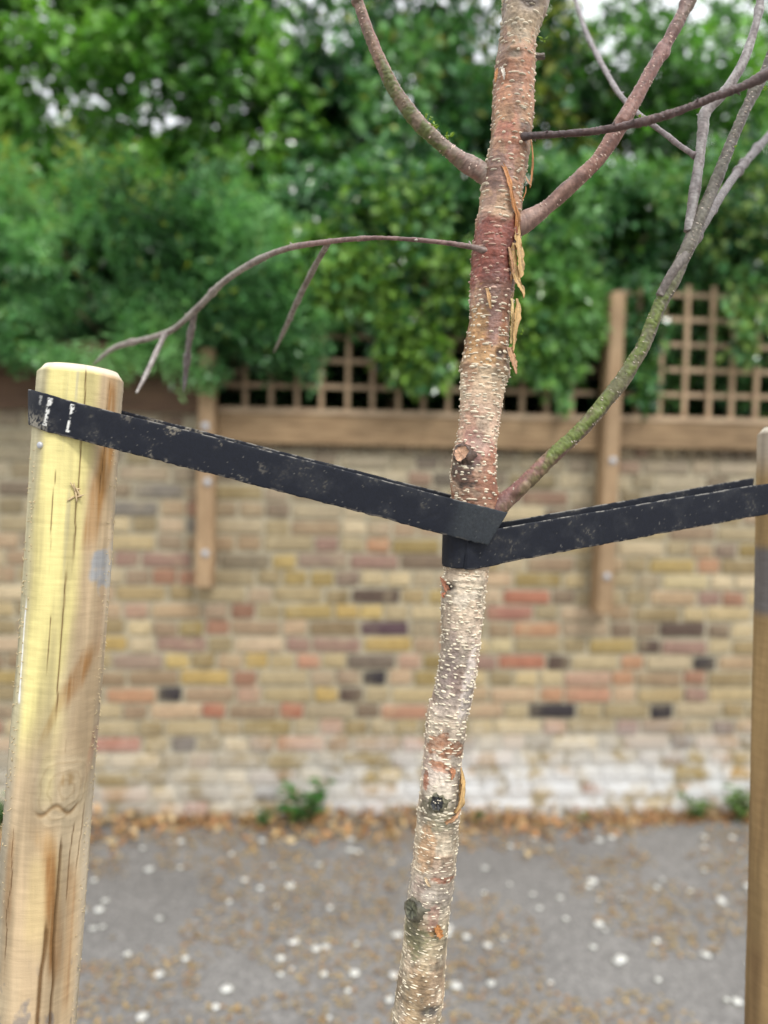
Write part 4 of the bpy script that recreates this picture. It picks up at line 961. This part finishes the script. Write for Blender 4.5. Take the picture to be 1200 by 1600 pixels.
branch('branch', [(750, 810, .800, 34), (778, 792, .795, 34), (820, 755, .790, 31), (860, 716, .786, 30), (900, 680, .782, 30), (940, 635, .779, 31), (975, 590, .776, 31), (1005, 540, .773, 29), (1030, 480, .771, 27), (1060, 420, .768, 29), (1090, 350, .765, 26), (1120, 280, .763, 23), (1150, 205, .760, 21), (1175, 150, .758, 20), (1203, 92, .755, 19), (1260, -60, .75, 16), (1310, -260, .74, 10)],
       [(0, (.30, .16, .14)), (.10, (.36, .17, .15)), (.16, (.28, .17, .14)), (.22, (.24, .20, .13)), (.42, (.19, .17, .12)), (.5, GY), (1, (.26, .235, .21))], [(.105, .405, MB, (-1, -.5, .35), 1.0), (.04, .13, (.20, .19, .07), (.4, -.3, -1), .6), (.45, .75, (.17, .17, .10), (-1, -.3, 0), .35)], lent=420, lc=(.5, .42, .34), k=.76)
b5a = branch('twig', [(1076, 362, .766, 14), (1082, 320, .767, 17), (1090, 268, .768, 16), (1098, 205, .770, 16), (1102, 176, .770, 18), (1128, 148, .769, 16), (1150, 118, .769, 15), (1168, 80, .768, 13), (1185, 20, .766, 12), (1196, -60, .764, 10), (1230, -300, .75, 5)],
       [(0, (.33, .30, .28)), (.25, PG), (1, (.42, .39, .37))], (), buds=6, ns_=16)
branch('twig', [(1030, 462, .766, 12), (1050, 428, .764, 16), (1080, 384, .768, 15), (1112, 330, .80, 14), (1150, 272, .92, 13), (1200, 214, 1.08, 13), (1290, 120, 1.3, 9)], [(0, (.22, .19, .16)), (.3, (.14, .11, .10)), (1, (.12, .10, .09))], (), buds=6, ns_=14)
branch('twig', [(1087, 244, .769, 9), (1060, 226, .785, 8), (1040, 210, .80, 8), (1000, 180, .84, 8), (970, 150, .90, 8), (950, 118, .97, 8), (930, 80, 1.05, 8), (912, 40, 1.13, 7), (880, -60, 1.25, 5)], [(0, (.26, .21, .20)), (1, (.30, .27, .26))], (), buds=6, ns_=12)

# ---- curled and hanging strips of papery bark
def curl(pts, width_px, cols2, name='bark_curl', roll=.5, depth0=None):
    """pts: px, py, lift from the bark surface (m)"""
    Pw = []; Nw = []
    for x, y, l in pts:
        c, h = center_px(y); xi = min(max(x, c - h * .98), c + h * .98); p, n_, t_ = on_trunk(xi, y, .0006)
        ex = (x - xi) * TD / FPX
        off = abs(x - c) / h
        if off > .78:                                       # hangs off the flank: its face turns outwards to the front
            p = on_trunk(c + math.copysign(h * .8, x - c), y, .0004)[0]; ex = (x - c - math.copysign(h * .8 + 5, x - c)) * TD / FPX
            n_ = tN[row(y)] * .9 + rightv * .45 * math.copysign(1, x - c); l = l * .3
        Pw.append(p + n_ * l + rightv * ex); Nw.append(n_)
    W = smooth_path(np.column_stack([np.array(Pw), np.array(Nw), np.array(width_px if hasattr(width_px, '__len__') else [width_px] * len(pts))]), 26)
    P = W[:, :3]; n_ = W[:, 3:6]; n_ /= np.linalg.norm(n_, axis=1)[:, None]; w = W[:, 6] * TD / FPX / 2 * .78
    T = np.gradient(P, axis=0); T /= np.linalg.norm(T, axis=1)[:, None]; S = np.cross(T, n_); S /= np.linalg.norm(S, axis=1)[:, None]; Nn = np.cross(S, T)
    ks = np.linspace(-1, 1, 7)
    V = []; Cc = []
    for side in (1, -1):
        for kx in ks[::side]:
            jag = 1 + .8 * (noise(np.column_stack([np.arange(26) * .9, np.full(26, kx * 3), np.full(26, pts[0][1])]), 3) - .5)
            V.append(P + S * (kx * w * jag)[:, None] + Nn * ((kx * kx) * roll * w + side * .00025)[:, None])
            g = .45 + 1.1 * noise(np.column_stack([np.arange(26) * .35, np.full(26, kx * 4), np.full(26, side * 3.)]), 5)
            Cc.append(np.array(cols2[0] if side == 1 else cols2[1])[None] * g[:, None])
    m = 14; V = np.stack(V, 1).reshape(-1, 3); Cc = np.stack(Cc, 1).reshape(-1, 3)
    F = grid_faces(26, m); j = np.arange(6); caps = np.stack([j, j + 1, 12 - j, 13 - j], -1); F = np.vstack([F, caps[:, ::-1], caps + 25 * m])
    return mk(name, V, F, M['bark'], birch, Cc)
TN = ((.50, .32, .13), (.36, .17, .055)); OG = ((.44, .19, .06), (.38, .14, .035)); BRN = ((.40, .22, .11), (.30, .14, .06))
curl([(774, 258, .0005), (783, 278, .002), (790, 305, .003), (794, 330, .003), (800, 352, .002), (802, 380, .001)], [5, 8, 8, 9, 12, 8], OG)
curl([(803, 345, .001), (808, 375, .003), (812, 402, .003), (814, 430, .002), (812, 440, .002)], [6, 14, 15, 12, 3], TN)
curl([(796, 385, .001), (800, 410, .003), (806, 440, .003), (816, 460, .005), (817, 470, .006)], [8, 16, 14, 9, 2], TN)
curl([(788, 395, .001), (793, 425, .002), (797, 455, .001)], [5, 9, 3], BRN)
curl([(808, 470, .001), (808, 490, .003), (805, 520, .003), (802, 552, .002)], [4, 14, 11, 2], TN)
curl([(800, 470, .0005), (801, 500, .002), (799, 540, .001)], [5, 8, 4], ((.62, .47, .22), (.5, .3, .1)))
curl([(796, 545, .001), (801, 565, .003), (804, 580, .005), (806, 586, .006)], [14, 14, 7, 2], BRN)
curl([(830, 225, .001), (833, 250, .001), (832, 275, .001), (829, 298, .001)], [2, 3.5, 5, 2], OG, roll=.2)
curl([(822, 280, .001), (826, 288, .002), (831, 294, .002)], [2, 4, 2], BRN, roll=.2)
curl([(823, 295, .0), (822, 305, .001), (817, 318, .0005)], [1.5, 2, 1.5], OG, roll=.2)
curl([(770, 120, .001), (768, 132, .002), (767, 142, .001)], [4, 7, 3], OG)
curl([(782, 120, .0005), (785, 132, .002), (785, 141, .001)], [5, 7, 2], ((.66, .58, .48), (.5, .4, .3)))
curl([(757, 460, .0004), (760, 478, .002), (762, 492, .001)], [5, 8, 3], ((.48, .28, .12), (.4, .2, .08)))
curl([(716, 1190, .001), (714, 1215, .004), (710, 1240, .005), (704, 1256, .003)], [4, 13, 15, 6], TN)
curl([(710, 1250, .006), (700, 1261, .007), (691, 1269, .004)], [3, 9, 6], BRN)
curl([(695, 925, .001), (688, 912, .002), (682, 903, .003)], [12, 9, 1.5], ((.38, .16, .09), (.3, .12, .06)), roll=.3)
curl([(688, 934, .001), (686, 930, .001), (690, 926, .001)], [4, 6, 4], ((.38, .14, .07), (.3, .12, .06)))
curl([(700, 1190, .0005), (704, 1196, .001), (702, 1206, .0006)], [6, 9, 4], ((.45, .2, .1), (.4, .16, .07)))
curl([(678, 1425, .001), (681, 1436, .002), (684, 1443, .004)], [10, 14, 9], OG)
curl([(663, 1357, .0006), (667, 1364, .002), (671, 1369, .001)], [4, 6, 2], ((.62, .46, .28), (.5, .3, .15)))
curl([(752, 1185, .001), (723, 1200, .0005), (721, 1225, .001), (720, 1248, .0005)][1:], [4, 6, 3], TN)

# ---- tiny sprouts of moss and leaf on the branches
def sprout(px, py, d, size, n, label):
    p = at_depth(px, py, d)
    D = unit(n); D[:, 2] = np.abs(D[:, 2]); cc = np.array((.20, .32, .03)) * rng.uniform(.6, 1.3, (n, 1))
    V, F, c = leaves(np.repeat(p[None], n, 0) + rng.normal(0, size * .25, (n, 3)), D, unit(n), size * rng.uniform(.6, 1.2, n), size * .4 * rng.uniform(.7, 1.2, n), cc)
    mk('moss_tuft', V, F, M['leaf'], birch, c, False)
for a in ((668, 184, .782, .006, 9), (677, 198, .784, .006, 8), (700, 215, .788, .006, 8), (1000, 184, .780, .005, 8), (1142, 232, .76, .005, 5), (1196, 136, .755, .006, 5), (848, 60, .80, .006, 4), (850, 33, .80, .005, 4), (815, 520, .80, .004, 3)):
    sprout(*a, '')
